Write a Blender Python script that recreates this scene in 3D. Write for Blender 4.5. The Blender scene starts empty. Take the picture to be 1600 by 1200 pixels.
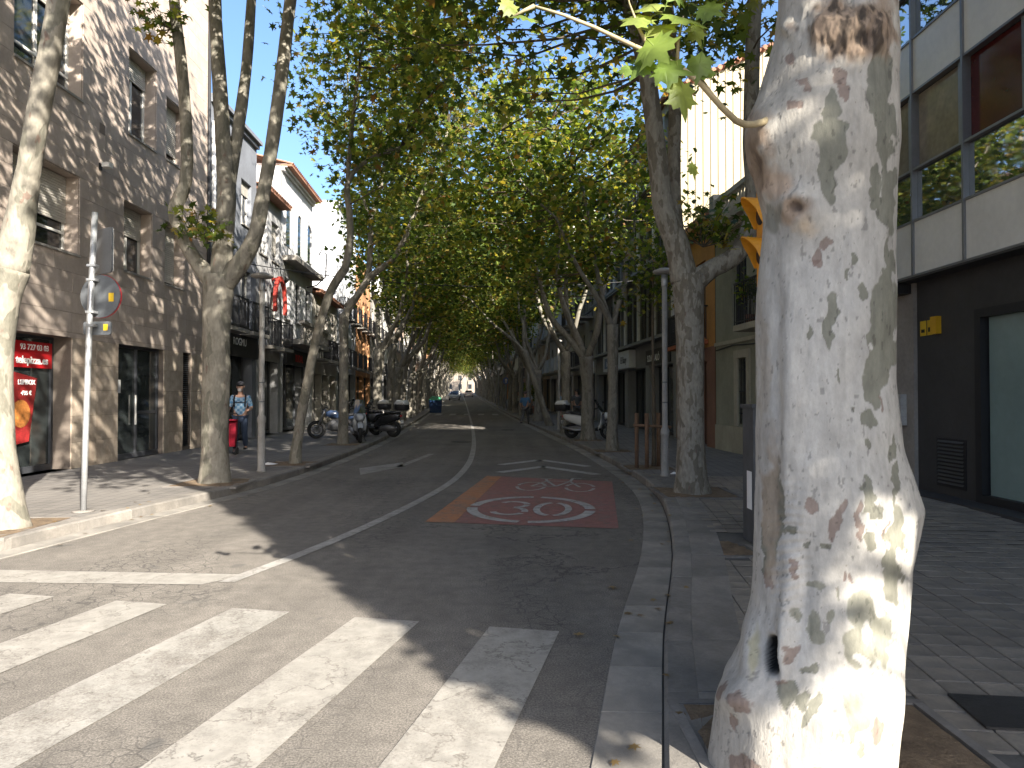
import bpy, bmesh, math, random
import numpy as np
from mathutils import Vector, Matrix
random.seed(7); rng = np.random.default_rng(7)
R = math.radians
sc = bpy.context.scene
COL = sc.collection
# ------------------------------------------------------------------ camera
F, HOR, EYE = 1109.0, 618.0, 1.6
cam = bpy.data.objects.new('camera', bpy.data.cameras.new('camera'))
COL.objects.link(cam)
cam.location = (0, 0, EYE)
cam.rotation_euler = (R(90.93), 0, 0)
cam.data.sensor_width = 36.0
cam.data.lens = 36.0 * F / 1600.0
cam.data.clip_start = 0.05
cam.data.clip_end = 2000
sc.camera = cam
# ------------------------------------------------------------------ sky and sun
SUN_EL, SUN_AZ = 28.0, 148.0          # degrees; azimuth clockwise from +Y
world = bpy.data.worlds.new('World'); sc.world = world; world.use_nodes = True
wn = world.node_tree
sky = wn.nodes.new('ShaderNodeTexSky'); sky.sky_type = 'NISHITA'; sky.sun_disc = False
sky.sun_elevation = R(SUN_EL); sky.sun_rotation = R(SUN_AZ)
sky.air_density = 1.0; sky.dust_density = 3.6; sky.ozone_density = 5.0
wn.links.new(sky.outputs[0], wn.nodes['Background'].inputs[0])
wn.nodes['Background'].inputs[1].default_value = 0.086
sl = bpy.data.lights.new('sun', 'SUN'); sl.energy = 4.7; sl.angle = R(0.5); sl.color = (1.0, 0.93, 0.82)
sun = bpy.data.objects.new('sun', sl); COL.objects.link(sun)
to_sun = Vector((math.sin(R(SUN_AZ)) * math.cos(R(SUN_EL)), math.cos(R(SUN_AZ)) * math.cos(R(SUN_EL)), math.sin(R(SUN_EL))))
sun.rotation_euler = to_sun.to_track_quat('Z', 'Y').to_euler()
sun.location = to_sun * 60
vs = sc.view_settings
vs.view_transform = 'Standard'; vs.look = 'None'; vs.exposure = 2.2; vs.gamma = 1.0; vs.use_curve_mapping = False
sc.cycles.max_bounces = 7; sc.cycles.transparent_max_bounces = 8
sc.cycles.use_denoising = True
# ------------------------------------------------------------------ helpers
def at(px, py, Y):
    return ((px - 800) * Y / F, Y, EYE + (HOR - py) * Y / F)

def hash3(ix, iy, iz):
    h = (ix.astype(np.int64) * 374761393 + iy.astype(np.int64) * 668265263 + iz.astype(np.int64) * 2147483647) & 0xFFFFFFFF
    h = ((h ^ (h >> 13)) * 1274126177) & 0xFFFFFFFF
    return ((h ^ (h >> 16)) & 0xFFFF) / 65535.0

def vnoise(P):
    i = np.floor(P); f = P - i; f = f * f * (3 - 2 * f)
    i = i.astype(np.int64); r = 0
    for dx in (0, 1):
        for dy in (0, 1):
            for dz in (0, 1):
                w = (f[:, 0] if dx else 1 - f[:, 0]) * (f[:, 1] if dy else 1 - f[:, 1]) * (f[:, 2] if dz else 1 - f[:, 2])
                r = r + w * hash3(i[:, 0] + dx, i[:, 1] + dy, i[:, 2] + dz)
    return r

def fbm(P, o=3):
    a, s, t = 1.0, 0, 0
    for k in range(o):
        s = s + a * vnoise(P * 2 ** k + 17.3 * k); t += a; a *= .5
    return s / t

def tag(o, label=None, cat=None, group=None, kind=None):
    if label: o['label'] = label
    if cat: o['category'] = cat
    if group: o['group'] = group
    if kind: o['kind'] = kind
    return o

def empty(name, loc=(0, 0, 0), rz=0.0, parent=None):
    o = bpy.data.objects.new(name, None); COL.objects.link(o)
    o.location = loc; o.rotation_euler = (0, 0, rz); o.parent = parent
    o.empty_display_size = .2
    return o

def thing(name, label, cat, loc=(0, 0, 0), rz=0.0, group=None):
    return tag(empty(name, loc, rz), label, cat, group)

def link(name, me, parent=None, loc=(0, 0, 0), rot=(0, 0, 0), mat=None):
    o = bpy.data.objects.new(name, me); COL.objects.link(o)
    o.parent = parent; o.location = loc; o.rotation_euler = rot
    if mat is not None and not me.materials: me.materials.append(mat)
    return o

def copy_tree(o, parent=None):
    c = o.copy(); COL.objects.link(c); c.parent = parent
    for ch in list(o.children): copy_tree(ch, c)
    return c

class MB:
    """collects faces of one mesh"""
    def __init__(s, basis=None):
        s.v = []; s.f = []; s.sm = []; s.b = basis; s.mi = []; s.m = 0
    def P(s, p):
        if s.b:
            U, D = s.b
            return (p[0] * U[0] + p[1] * D[0], p[0] * U[1] + p[1] * D[1], p[2])
        return tuple(p)
    def add(s, vs, fs, smooth=False):
        n = len(s.v); s.v += [s.P(p) for p in vs]
        for f in fs:
            s.f.append([i + n for i in f]); s.sm.append(smooth); s.mi.append(s.m)
        return s
    def box(s, x0, x1, y0, y1, z0, z1):
        return s.add([(x0, y0, z0), (x1, y0, z0), (x1, y1, z0), (x0, y1, z0), (x0, y0, z1), (x1, y0, z1), (x1, y1, z1), (x0, y1, z1)],
                     [(3, 2, 1, 0), (4, 5, 6, 7), (0, 1, 5, 4), (1, 2, 6, 5), (2, 3, 7, 6), (3, 0, 4, 7)])
    def quad(s, a, b, c, d): return s.add([a, b, c, d], [(0, 1, 2, 3)])
    def prism(s, poly, z0, z1):
        n = len(poly)
        return s.add([(x, y, z0) for x, y in poly] + [(x, y, z1) for x, y in poly],
                     [tuple(range(n - 1, -1, -1)), tuple(range(n, 2 * n))] + [(i, (i + 1) % n, n + (i + 1) % n, n + i) for i in range(n)])
    def extrude(s, poly, off):
        """poly: 3D points, off: vector"""
        n = len(poly); q = [tuple(a + b for a, b in zip(p, off)) for p in poly]
        return s.add(list(poly) + q, [tuple(range(n - 1, -1, -1)), tuple(range(n, 2 * n))] + [(i, (i + 1) % n, n + (i + 1) % n, n + i) for i in range(n)])
    def tube(s, pts, rad, seg=8, cap=True, smooth=True):
        pts = [Vector(p) for p in pts]; n = len(pts)
        if not hasattr(rad, '__len__'): rad = [rad] * n
        rings = []; ref = None
        for i in range(n):
            t = (pts[min(i + 1, n - 1)] - pts[max(i - 1, 0)])
            t = t.normalized() if t.length > 1e-9 else Vector((0, 0, 1))
            if ref is None:
                ref = t.orthogonal().normalized()
            ref = (ref - t * ref.dot(t)).normalized()
            bi = t.cross(ref)
            rings.append([pts[i] + (ref * math.cos(2 * math.pi * k / seg) + bi * math.sin(2 * math.pi * k / seg)) * rad[i] for k in range(seg)])
        vs = [tuple(p) for r in rings for p in r]
        fs = [(i * seg + k, i * seg + (k + 1) % seg, (i + 1) * seg + (k + 1) % seg, (i + 1) * seg + k) for i in range(n - 1) for k in range(seg)]
        s.add(vs, fs, smooth)
        if cap:
            m = len(s.v) - len(vs)
            s.f.append([m + k for k in range(seg - 1, -1, -1)]); s.sm.append(False); s.mi.append(s.m)
            s.f.append([m + (n - 1) * seg + k for k in range(seg)]); s.sm.append(False); s.mi.append(s.m)
        return s
    def lathe(s, prof, c=(0, 0, 0), seg=16, axis='z', smooth=True):
        """prof: (r, h) list about an axis through c"""
        vs = []
        for r, h in prof:
            for k in range(seg):
                a = 2 * math.pi * k / seg; x, y = r * math.cos(a), r * math.sin(a)
                vs.append({'z': (c[0] + x, c[1] + y, c[2] + h), 'y': (c[0] + x, c[1] + h, c[2] + y), 'x': (c[0] + h, c[1] + x, c[2] + y)}[axis])
        n = len(prof)
        fs = [(i * seg + k, i * seg + (k + 1) % seg, (i + 1) * seg + (k + 1) % seg, (i + 1) * seg + k) for i in range(n - 1) for k in range(seg)]
        if axis == 'y': fs = [f[::-1] for f in fs]
        return s.add(vs, fs, smooth)
    def ball(s, c, r, seg=12, rings=8):
        if not hasattr(r, '__len__'): r = (r, r, r)
        vs = []; fs = []
        for i in range(rings + 1):
            t = math.pi * i / rings
            for k in range(seg):
                a = 2 * math.pi * k / seg
                vs.append((c[0] + r[0] * math.sin(t) * math.cos(a), c[1] + r[1] * math.sin(t) * math.sin(a), c[2] - r[2] * math.cos(t)))
        fs = [(i * seg + k, i * seg + (k + 1) % seg, (i + 1) * seg + (k + 1) % seg, (i + 1) * seg + k) for i in range(rings) for k in range(seg)]
        return s.add(vs, fs, True)
    def loft(s, secs, cap=True, smooth=True):
        """secs: lists of equal-length closed 3D loops"""
        n = len(secs[0]); vs = [p for q in secs for p in q]
        fs = [(i * n + k, i * n + (k + 1) % n, (i + 1) * n + (k + 1) % n, (i + 1) * n + k) for i in range(len(secs) - 1) for k in range(n)]
        s.add(vs, fs, smooth); m = len(s.v) - len(vs)
        if cap:
            s.f.append([m + k for k in range(n - 1, -1, -1)]); s.sm.append(False); s.mi.append(s.m)
            s.f.append([m + (len(secs) - 1) * n + k for k in range(n)]); s.sm.append(False); s.mi.append(s.m)
        return s
    def mesh(s, name, mats=None, fix=True):
        me = bpy.data.meshes.new(name); me.from_pydata(s.v, [], s.f)
        me.polygons.foreach_set('use_smooth', s.sm)
        if any(s.mi): me.polygons.foreach_set('material_index', s.mi)
        if mats is not None:
            for m in (mats if isinstance(mats, (list, tuple)) else [mats]): me.materials.append(m)
        if fix and s.f:
            bm = bmesh.new(); bm.from_mesh(me); bmesh.ops.recalc_face_normals(bm, faces=bm.faces); bm.to_mesh(me); bm.free()
        me.update()
        return me
    def build(s, name, mat=None, parent=None, loc=(0, 0, 0), rot=(0, 0, 0), fix=True):
        return link(name, s.mesh(name, mat, fix), parent, loc, rot)

def np_mesh(name, V, loops, sizes, mat=None, smooth=False):
    me = bpy.data.meshes.new(name)
    me.vertices.add(len(V)); me.vertices.foreach_set('co', np.asarray(V, dtype=np.float32).ravel())
    me.loops.add(len(loops)); me.loops.foreach_set('vertex_index', np.asarray(loops, dtype=np.int32))
    me.polygons.add(len(sizes))
    st = np.concatenate([[0], np.cumsum(sizes)[:-1]]).astype(np.int32)
    me.polygons.foreach_set('loop_start', st)
    if smooth: me.polygons.foreach_set('use_smooth', np.ones(len(sizes), dtype=bool))
    if mat: me.materials.append(mat)
    me.update(calc_edges=True); me.validate()
    return me

def text_mesh(body, size, mat, extrude=0.004, bold=0.0, spacing=1.0, align='LEFT'):
    cu = bpy.data.curves.new('text', 'FONT'); cu.body = body; cu.size = size; cu.extrude = extrude; cu.offset = bold
    cu.space_character = spacing; cu.align_x = align; cu.resolution_u = 3
    o = bpy.data.objects.new('text', cu); COL.objects.link(o)
    bpy.context.view_layer.update()
    dg = bpy.context.evaluated_depsgraph_get()
    me = bpy.data.meshes.new_from_object(o.evaluated_get(dg)); me.name = 'lettering'
    bpy.data.objects.remove(o); bpy.data.curves.remove(cu)
    me.materials.clear(); me.materials.append(mat)
    return me

def text_on(name, body, size, mat, parent, origin, U, **k):
    """lettering standing upright; origin world/parent coords, U = reading direction (2D)"""
    me = text_mesh(body, size, mat, **k)
    o = link(name, me, parent)
    Z = Vector((0, 0, 1)); Uv = Vector((U[0], U[1], 0)).normalized(); N = Uv.cross(Z)
    M = Matrix((Uv, Z, N)).transposed().to_4x4(); M.translation = Vector(origin)
    o.matrix_local = M
    return o

# ------------------------------------------------------------------ materials
_M = {}
class NT:
    def __init__(s, name):
        s.m = bpy.data.materials.new(name); s.m.use_nodes = True; s.t = s.m.node_tree; s.b = s.t.nodes['Principled BSDF']
        s.out = s.t.nodes['Material Output']
    def n(s, typ, **k):
        q = s.t.nodes.new('ShaderNode' + typ)
        for a, b in k.items():
            if a.startswith('i_'):
                key = a[2:]; key = int(key) if key.isdigit() else key.replace('_', ' ')
                q.inputs[key].default_value = b
            else: setattr(q, a, b)
        return q
    def l(s, a, b): s.t.links.new(a, b)
    def coord(s, scale=(1, 1, 1), kind='Object'):
        tc = s.n('TexCoord'); mp = s.n('Mapping'); mp.inputs['Scale'].default_value = scale
        s.l(tc.outputs[kind], mp.inputs[0]); return mp.outputs[0]
    def noise(s, vec, scale, detail=4, rough=.55, dist=0, rnd=False):
        q = s.n('TexNoise'); q.inputs['Scale'].default_value = scale; q.inputs['Detail'].default_value = detail
        q.inputs['Roughness'].default_value = rough; q.inputs['Distortion'].default_value = dist
        if rnd:
            q.noise_dimensions = '4D'; oi = s.n('ObjectInfo'); mu = s.n('Math', operation='MULTIPLY'); mu.inputs[1].default_value = 57.0
            s.l(oi.outputs['Random'], mu.inputs[0]); s.l(mu.outputs[0], q.inputs['W'])
        s.l(vec, q.inputs['Vector']); return q.outputs['Fac']
    def ramp(s, fac, stops, interp='LINEAR'):
        q = s.n('ValToRGB'); e = q.color_ramp.elements; q.color_ramp.interpolation = interp
        while len(e) < len(stops): e.new(.5)
        for el, (p, c) in zip(e, stops):
            el.position = p; el.color = (c, c, c, 1) if not hasattr(c, '__len__') else (*c[:3], 1)
        s.l(fac, q.inputs[0]); return q.outputs[0]
    def mix(s, fac, a, b, mode='MIX'):
        q = s.n('Mix', data_type='RGBA', blend_type=mode)
        for i, v in ((0, fac), (6, a), (7, b)):
            if hasattr(v, 'is_linked') or hasattr(v, 'links'): s.l(v, q.inputs[i])
            elif i == 0: q.inputs[0].default_value = v
            else: q.inputs[i].default_value = (*v[:3], 1)
        return q.outputs[2]
    def bump(s, h, strength=.3, dist=.01):
        q = s.n('Bump'); q.inputs['Strength'].default_value = strength; q.inputs['Distance'].default_value = dist
        s.l(h, q.inputs['Height']); s.l(q.outputs[0], s.b.inputs['Normal'])

def mat(name, col, rough=.8, var=.25, scale=3.0, bump=0.0, bscale=60.0, metal=0.0, rnd=.12, spec=.4, dirt=None):
    """plain weathered surface: base colour with two octaves of mottling and per-object drift"""
    if name in _M: return _M[name]
    t = NT(name); v = t.coord()
    n1 = t.noise(v, scale, 5, .6, rnd=True); n2 = t.noise(v, scale * 9, 3, .6)
    f1 = t.ramp(n1, [(.3, 1 - var), (.7, 1 + var * .6)]); f2 = t.ramp(n2, [(.3, 1 - var * .4), (.7, 1 + var * .3)])
    c = t.mix(1.0, col, f1, 'MULTIPLY'); c = t.mix(1.0, c, f2, 'MULTIPLY')
    if dirt:
        n3 = t.noise(t.coord((1, 1, .25)), 1.7, 6, .7)
        c = t.mix(t.ramp(n3, [(.45, 0), (.75, .75)]), c, dirt)
    if rnd:
        oi = t.n('ObjectInfo'); r = t.ramp(oi.outputs['Random'], [(0, 1 - rnd), (1, 1 + rnd)]); c = t.mix(1.0, c, r, 'MULTIPLY')
    t.l(c, t.b.inputs['Base Color'])
    t.b.inputs['Roughness'].default_value = rough; t.b.inputs['Metallic'].default_value = metal
    t.b.inputs['Specular IOR Level'].default_value = spec
    if bump: t.bump(t.noise(v, bscale, 4, .65), bump, .02)
    _M[name] = t.m; return t.m

def glass(name, col=(.02, .025, .03), rough=.04):
    if name in _M: return _M[name]
    t = NT(name); v = t.coord()
    t.b.inputs['Base Color'].default_value = (*col, 1); t.b.inputs['Specular IOR Level'].default_value = .9
    n = t.noise(v, .9, 3, .5); t.l(t.ramp(t.noise(v, 3, 4), [(.35, rough), (.8, rough + .05)]), t.b.inputs['Roughness'])
    t.bump(n, .04, .05)
    _M[name] = t.m; return t.m
# ------------------------------------------------------------------ street geometry
def lerp_fn(pts):
    xs = np.array([p[0] for p in pts], float); ys = np.array([p[1] for p in pts], float)
    def f(y):
        if y <= xs[0]: return float(ys[0] + (y - xs[0]) * (ys[1] - ys[0]) / (xs[1] - xs[0]))
        if y >= xs[-1]: return float(ys[-1] + (y - xs[-1]) * (ys[-1] - ys[-2]) / (xs[-1] - xs[-2]))
        # smooth (monotone-ish) cubic through the points
        i = int(np.searchsorted(xs, y) - 1); i = max(0, min(i, len(xs) - 2))
        h = xs[i + 1] - xs[i]; t = (y - xs[i]) / h
        def m(j):
            if j == 0: return (ys[1] - ys[0]) / (xs[1] - xs[0])
            if j == len(xs) - 1: return (ys[-1] - ys[-2]) / (xs[-1] - xs[-2])
            return .5 * ((ys[j + 1] - ys[j]) / (xs[j + 1] - xs[j]) + (ys[j] - ys[j - 1]) / (xs[j] - xs[j - 1]))
        h00 = 2 * t ** 3 - 3 * t ** 2 + 1; h10 = t ** 3 - 2 * t ** 2 + t; h01 = -2 * t ** 3 + 3 * t ** 2; h11 = t ** 3 - t ** 2
        return float(h00 * ys[i] + h10 * h * m(i) + h01 * ys[i + 1] + h11 * h * m(i + 1))
    return f
RG = lerp_fn([(-6, -1.35), (1, -.12), (3.05, .33), (4.77, .70), (7.04, 1.27), (9.24, 1.70), (11, 1.95), (12.9, 2.06), (18.3, 1.95), (28.6, 1.32), (48, .0), (93, -3.3), (240, -14.)])
LK = lerp_fn([(-6, -7.2), (2, -6.1), (5, -5.6), (7.27, -5.22), (9.14, -4.92), (12.1, -4.42), (15.8, -4.26), (25.3, -4.55), (37.7, -5.42), (48, -6.2), (93, -9.5), (240, -20.2)])
RK = lambda y: RG(y) + .32          # gutter / kerb joint, right
RP = lambda y: RG(y) + .50          # kerb / paving, right
LP = lambda y: LK(y) - .20          # kerb / paving, left
LF = lerp_fn([(-5, -8.8), (5, -8.8), (20, -8.85), (28, -9.15), (39, -9.85), (48, -10.6), (93, -13.9), (240, -24.6)])
RF = lerp_fn([(-5, 6.2), (13, 6.1), (17, 5.72), (24.8, 5.72), (31.5, 5.5), (48, 4.35), (93, 1.05), (240, -9.65)])
def gz(y): return 0.0 if y < 45 else (.013 * (y - 45) if y > 55 else .013 * (y - 45) ** 2 / 20 * 1.0)
def gz(y):
    if y < 45: return 0.0
    if y < 65: return .013 * (y - 45) ** 2 / 40
    return .13 + .013 * (y - 65)
def zr(y):                            # right pavement level: dropped at the crossing
    t = min(1, max(0, (y - 6.2) / 3.6)); t = t * t * (3 - 2 * t)
    return gz(y) + .022 + .10 * t
def zl(y): return gz(y) + .13
YS = [-6 + .5 * i for i in range(0, 73)] + [31 + 2 * i for i in range(0, 35)] + [101 + 10 * i for i in range(0, 15)]

def strip(mb, fa, fb, ya, yb, za, zb, ys=YS):
    """sheet between two edge curves"""
    yy = [ya] + [y for y in ys if ya < y < yb] + [yb]
    for a, b in zip(yy[:-1], yy[1:]):
        mb.quad((fa(a), a, za(a)), (fb(a), a, zb(a)), (fb(b), b, zb(b)), (fa(b), b, za(b)))
    return mb

# ---- asphalt
def asphalt_nodes(t):
    v = t.coord()
    big = t.noise(v, .55, 5, .6); mid = t.noise(v, 7, 4, .6); fine = t.noise(v, 95, 3, .75)
    c = t.ramp(big, [(.3, (.108, .098, .087)), (.7, (.156, .141, .123))])
    c = t.mix(1.0, c, t.ramp(mid, [(.3, .82), (.7, 1.15)]), 'MULTIPLY')
    c = t.mix(1.0, c, t.ramp(fine, [(.3, .42), (.5, 1.0), (.7, 1.75)]), 'MULTIPLY')
    # lengthwise tyre wear
    w = t.noise(t.coord((1.6, .05, 1)), 1.3, 3, .5); c = t.mix(1.0, c, t.ramp(w, [(.35, .86), (.65, 1.08)]), 'MULTIPLY')
    # alligator cracks in wandering zones
    wv = t.n('VectorMath', operation='ADD'); nz = t.n('TexNoise'); nz.inputs['Scale'].default_value = 3; t.l(v, nz.inputs['Vector'])
    sc_ = t.n('VectorMath', operation='SCALE'); sc_.inputs['Scale'].default_value = .22; t.l(nz.outputs['Color'], sc_.inputs[0]); t.l(v, wv.inputs[0]); t.l(sc_.outputs[0], wv.inputs[1])
    vo = t.n('TexVoronoi', feature='DISTANCE_TO_EDGE'); vo.inputs['Scale'].default_value = 8.0; t.l(wv.outputs[0], vo.inputs['Vector'])
    crack = t.ramp(vo.outputs['Distance'], [(.01, .7), (.05, 0)])
    zone = t.ramp(t.noise(t.coord((.9, .35, 1)), .8, 3, .5), [(.5, 0), (.6, 1)])
    m = t.n('Math', operation='MULTIPLY'); t.l(crack, m.inputs[0]); t.l(zone, m.inputs[1])
    cn = t.noise(v, .38, 7, .62)
    cr2 = t.ramp(cn, [(.494, 0), (.4985, .85), (.5015, .85), (.506, 0)])
    c2z = t.ramp(t.noise(v, .21, 2, .5), [(.5, 0), (.56, 1)]); c2m = t.n('Math', operation='MULTIPLY'); t.l(cr2, c2m.inputs[0]); t.l(c2z, c2m.inputs[1]); cr2 = c2m.outputs[0]
    mx = t.n('Math', operation='MAXIMUM'); t.l(m.outputs[0], mx.inputs[0]); t.l(cr2, mx.inputs[1])
    c = t.mix(mx.outputs[0], c, (.045, .042, .04))
    spots = t.ramp(t.noise(v, 2.6, 2, .4), [(.71, 0), (.75, .6)])
    c = t.mix(spots, c, (.075, .072, .068))
    return c, fine, mx.outputs[0]
def asphalt():
    t = NT('asphalt'); c, fine, cr = asphalt_nodes(t)
    t.l(c, t.b.inputs['Base Color']); t.b.inputs['Roughness'].default_value = .88; t.b.inputs['Specular IOR Level'].default_value = .3
    s = t.n('Math', operation='SUBTRACT'); t.l(fine, s.inputs[0]); t.l(cr, s.inputs[1]); t.bump(s.outputs[0], .55, .006)
    return t.m
def paint(name, col, wear=.5, hard=.06, rough=.7):
    """road paint worn through to the asphalt"""
    t = NT(name); c, fine, cr = asphalt_nodes(t); v = t.coord()
    n = t.noise(v, 2.3, 5, .7); f = t.noise(v, 70, 3, .75)
    a = t.n('Math', operation='MULTIPLY_ADD'); a.inputs[1].default_value = .85; t.l(f, a.inputs[0]); t.l(n, a.inputs[2])
    keep = t.ramp(a.outputs[0], [(wear - hard, 0), (wear + hard, 1)])
    pc = t.mix(1.0, col, t.ramp(t.noise(v, 9, 4, .6), [(.3, .72), (.7, 1.1)]), 'MULTIPLY')
    k = t.ramp(t.noise(v, 1.6, 6, .6), [(.490, 1), (.4975, .15), (.5025, .15), (.51, 1)])
    m = t.n('Math', operation='MULTIPLY'); t.l(keep, m.inputs[0]); t.l(k, m.inputs[1])
    m2 = t.n('Math', operation='MULTIPLY'); m2.inputs[1].default_value = .93; t.l(m.outputs[0], m2.inputs[0])
    t.l(t.mix(m2.outputs[0], c, pc), t.b.inputs['Base Color']); t.b.inputs['Roughness'].default_value = rough
    t.bump(fine, .35, .005)
    return t.m
M_ASPH = asphalt()
M_PAINT = paint('white_paint', (.275, .260, .233), .76, .2)
M_PAINT2 = paint('white_paint_worn', (.28, .268, .243), .92, .22)
M_PAINT_L = paint('white_line_paint', (.31, .297, .275), .78, .2)
M_RED = paint('red_paint', (.24, .098, .085), .70, .2)
M_ORANGE = paint('orange_red_paint', (.38, .15, .06), .80, .2)
M_FADED = paint('faded_paint', (.27, .258, .235), 1.0, .25)
M_SYM = paint('symbol_paint', (.36, .35, .335), .70, .2)

road = strip(MB(), lambda y: -60, lambda y: 60, -60, 240, lambda y: gz(y) - .012, lambda y: gz(y) - .012, [-30, 0] + [45 + 5 * i for i in range(0, 36)]).build('ground', M_ASPH)
tag(road, kind='structure', label='asphalt ground under the whole street')
bed = strip(MB(), LK, RG, -6, 240, gz, gz).build('road', M_ASPH)
tag(bed, kind='structure', label='grey asphalt road curving between the two kerbs')
cross = MB().quad((-60, -40, -.002), (60, -40, -.002), (60, -6, -.002), (-60, -6, -.002)).build('side_road', M_ASPH)
tag(cross, kind='structure', label='asphalt side road crossing before the zebra')

def ground_poly(name, polys, m, z=.005):
    mb = MB()
    for p in polys: mb.add([(x, y, gz(y) + z) for x, y in p], [tuple(range(len(p)))])
    o = mb.build(name, m, bed)
    for q in o.data.polygons:
        if q.normal.z < 0: q.flip()
    return o
def stroke(pts, w, closed=False):
    """polyline to quads"""
    P = [Vector(p) for p in pts]; n = len(P); L = []; Rr = []
    for i in range(n):
        a = P[(i - 1) % n] if (closed or i) else P[0]; b = P[(i + 1) % n] if (closed or i < n - 1) else P[-1]
        t = (b - a).normalized(); nn = Vector((-t.y, t.x)); L.append(P[i] + nn * w / 2); Rr.append(P[i] - nn * w / 2)
    return [[tuple(L[i]), tuple(Rr[i]), tuple(Rr[(i + 1) % n]), tuple(L[(i + 1) % n])] for i in range(n if closed else n - 1)]

# zebra stripes, dir (.225,1)
zs = [(-.155, 4.93, .475, M_PAINT), (-1.13, 5.14, .475, M_PAINT), (-2.10, 5.36, .46, M_PAINT2), (-3.08, 5.55, .44, M_PAINT), (-4.05, 5.75, .42, M_PAINT)]
for i, (x, y, w, m) in enumerate(zs):
    k = .225; dl = 3.6; e = -.21
    o = ground_poly('zebra_stripe', [[(x - k * dl, y - dl), (x + w - k * dl, y - dl + e * w), (x + w, y + e * w), (x, y)]], m, .005)
ground_poly('stop_line', [[(-5.0, 6.55), (-5.05, 6.12), (-2.62, 6.02), (-2.36, 6.36)]], M_PAINT, .0045)
cl = lerp_fn([(3, -3.25), (6.18, -2.42), (7.27, -2.1), (9.24, -1.67), (12.8, -1.15), (16, -1.02), (20.4, -1.12), (28.6, -1.55), (55, -3.3), (148, -10.1), (240, -17.)])
yy = [6.1 + .5 * i for i in range(70)] + [41 + 3 * i for i in range(66)]
ground_poly('centre_line', [[(cl(a) - .07, a), (cl(a) + .07, a), (cl(b) + .07, b), (cl(b) - .07, b)] for a, b in zip(yy[:-1], yy[1:])], M_PAINT_L, .006)
# red speed patch with 30, bicycle and chevrons
patch = [(-1.10, 9.0), (1.28, 8.55), (1.86, 13.2), (-.50, 14.15)]
ground_poly('speed_patch', [[(-.72, 8.93), (1.28, 8.55), (1.86, 13.2), (-.20, 14.03)]], M_RED, .005)
ground_poly('speed_patch', [[(-1.10, 9.0), (-.725, 8.93), (-.205, 14.03), (-.50, 14.15)]], M_ORANGE, .005)
def pt(u, v):   # patch frame: u across (-1..1 m), v along (m), centred on the ellipse
    return (.27 + u + .12 * v, 10.05 + v - .19 * u)
def arc(cu, cv, ru, rv, a0, a1, n=14): return [pt(cu + ru * math.cos(R(a0 + (a1 - a0) * i / n)), cv + rv * math.sin(R(a0 + (a1 - a0) * i / n))) for i in range(n + 1)]
ell = []
for a0, a1 in ((-86, -4), (4, 86), (94, 176), (184, 266)): ell += stroke(arc(0, 0, .82, 1.08, a0, a1, 18), .15)
ground_poly('speed_ring', ell, M_SYM, .010)
d3 = []
for q in (arc(-.28, .30, .20, .26, 150, 10, 8), arc(-.28, .30, .20, .26, -5, -80, 6), arc(-.28, -.28, .22, .30, 80, -10, 7), arc(-.28, -.28, .22, .30, -30, -160, 9)): d3 += stroke(q, .095)
ground_poly('speed_digit', d3, M_SYM, .010)
d0 = []
for a0, a1 in ((100, 260), (-80, 80)): d0 += stroke(arc(.30, 0, .22, .55, a0, a1, 16), .095)
ground_poly('speed_digit', d0, M_SYM, .010)
def bt(u, v): return pt(u + .2, v + 2.75)
bike = []
for cx in (-.42, .42):
    for a0, a1 in ((10, 170), (190, 350)):
        bike += stroke([bt(cx + .24 * math.cos(R(a0 + (a1 - a0) * i / 14)), -.35 + .55 * math.sin(R(a0 + (a1 - a0) * i / 14))) for i in range(15)], .06)
for seg in (((-.42, -.35), (-.2, .45)), ((-.2, .45), (.22, .45)), ((.22, .45), (.42, -.35)), ((-.2, .45), (.0, -.3)), ((.0, -.3), (.22, .45)), ((-.42, -.35), (0, -.3)), ((-.24, .75), (-.2, .45)), ((-.34, .80), (-.12, .80)), ((.22, .45), (.26, .95)), ((.26, .95), (.42, .9))):
    bike += stroke([bt(*seg[0]), bt(*seg[1])], .055)
ground_poly('bicycle_symbol', bike, M_SYM, .010)
for k, (yy_, dx) in enumerate(((17.6, 0), (15.95, .0))):
    ground_poly('chevron_mark', stroke([(-.26 + dx, yy_ - 1.2), (.70 + dx, yy_)], .24) + stroke([(.70 + dx, yy_), (1.72 + dx, yy_ - 1.6)], .24), M_SYM, .006 + .001 * k)
# lane arrow
ground_poly('lane_arrow', [[(-3.05, 14.3), (-3.35, 15.6), (-2.6, 17.0), (-2.45, 15.9)], [(-2.62, 15.9), (-2.46, 15.85), (-2.12, 19.4), (-2.28, 19.45)]], M_FADED, .006)
for k in range(5):
    x0 = LK(58) + .8 + k * 1.15
    ground_poly('crossing_bar', [[(x0, 56), (x0 + .5, 56), (x0 + .35, 59.5), (x0 - .15, 59.5)]], M_PAINT, .007)
# ---- patched asphalt and covers on the road
M_IRON = mat('cast_iron', (.055, .052, .05), .6, .3, 8, .3, 40, metal=.5)
for (x, y, r) in ((-1.75, 24.5, .36), (-.2, 33.0, .33)):
    mb = MB(); mb.lathe([(r, 0), (r, .012), (r - .03, .012), (r - .035, .007), (0.001, .007)], seg=24)
    tag(mb.build('manhole_cover', M_IRON, None, (x, y, .001)), 'round iron manhole cover in the lane beside the centre line' if y < 30 else 'round iron manhole cover farther up the middle of the right lane', 'manhole cover')

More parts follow.
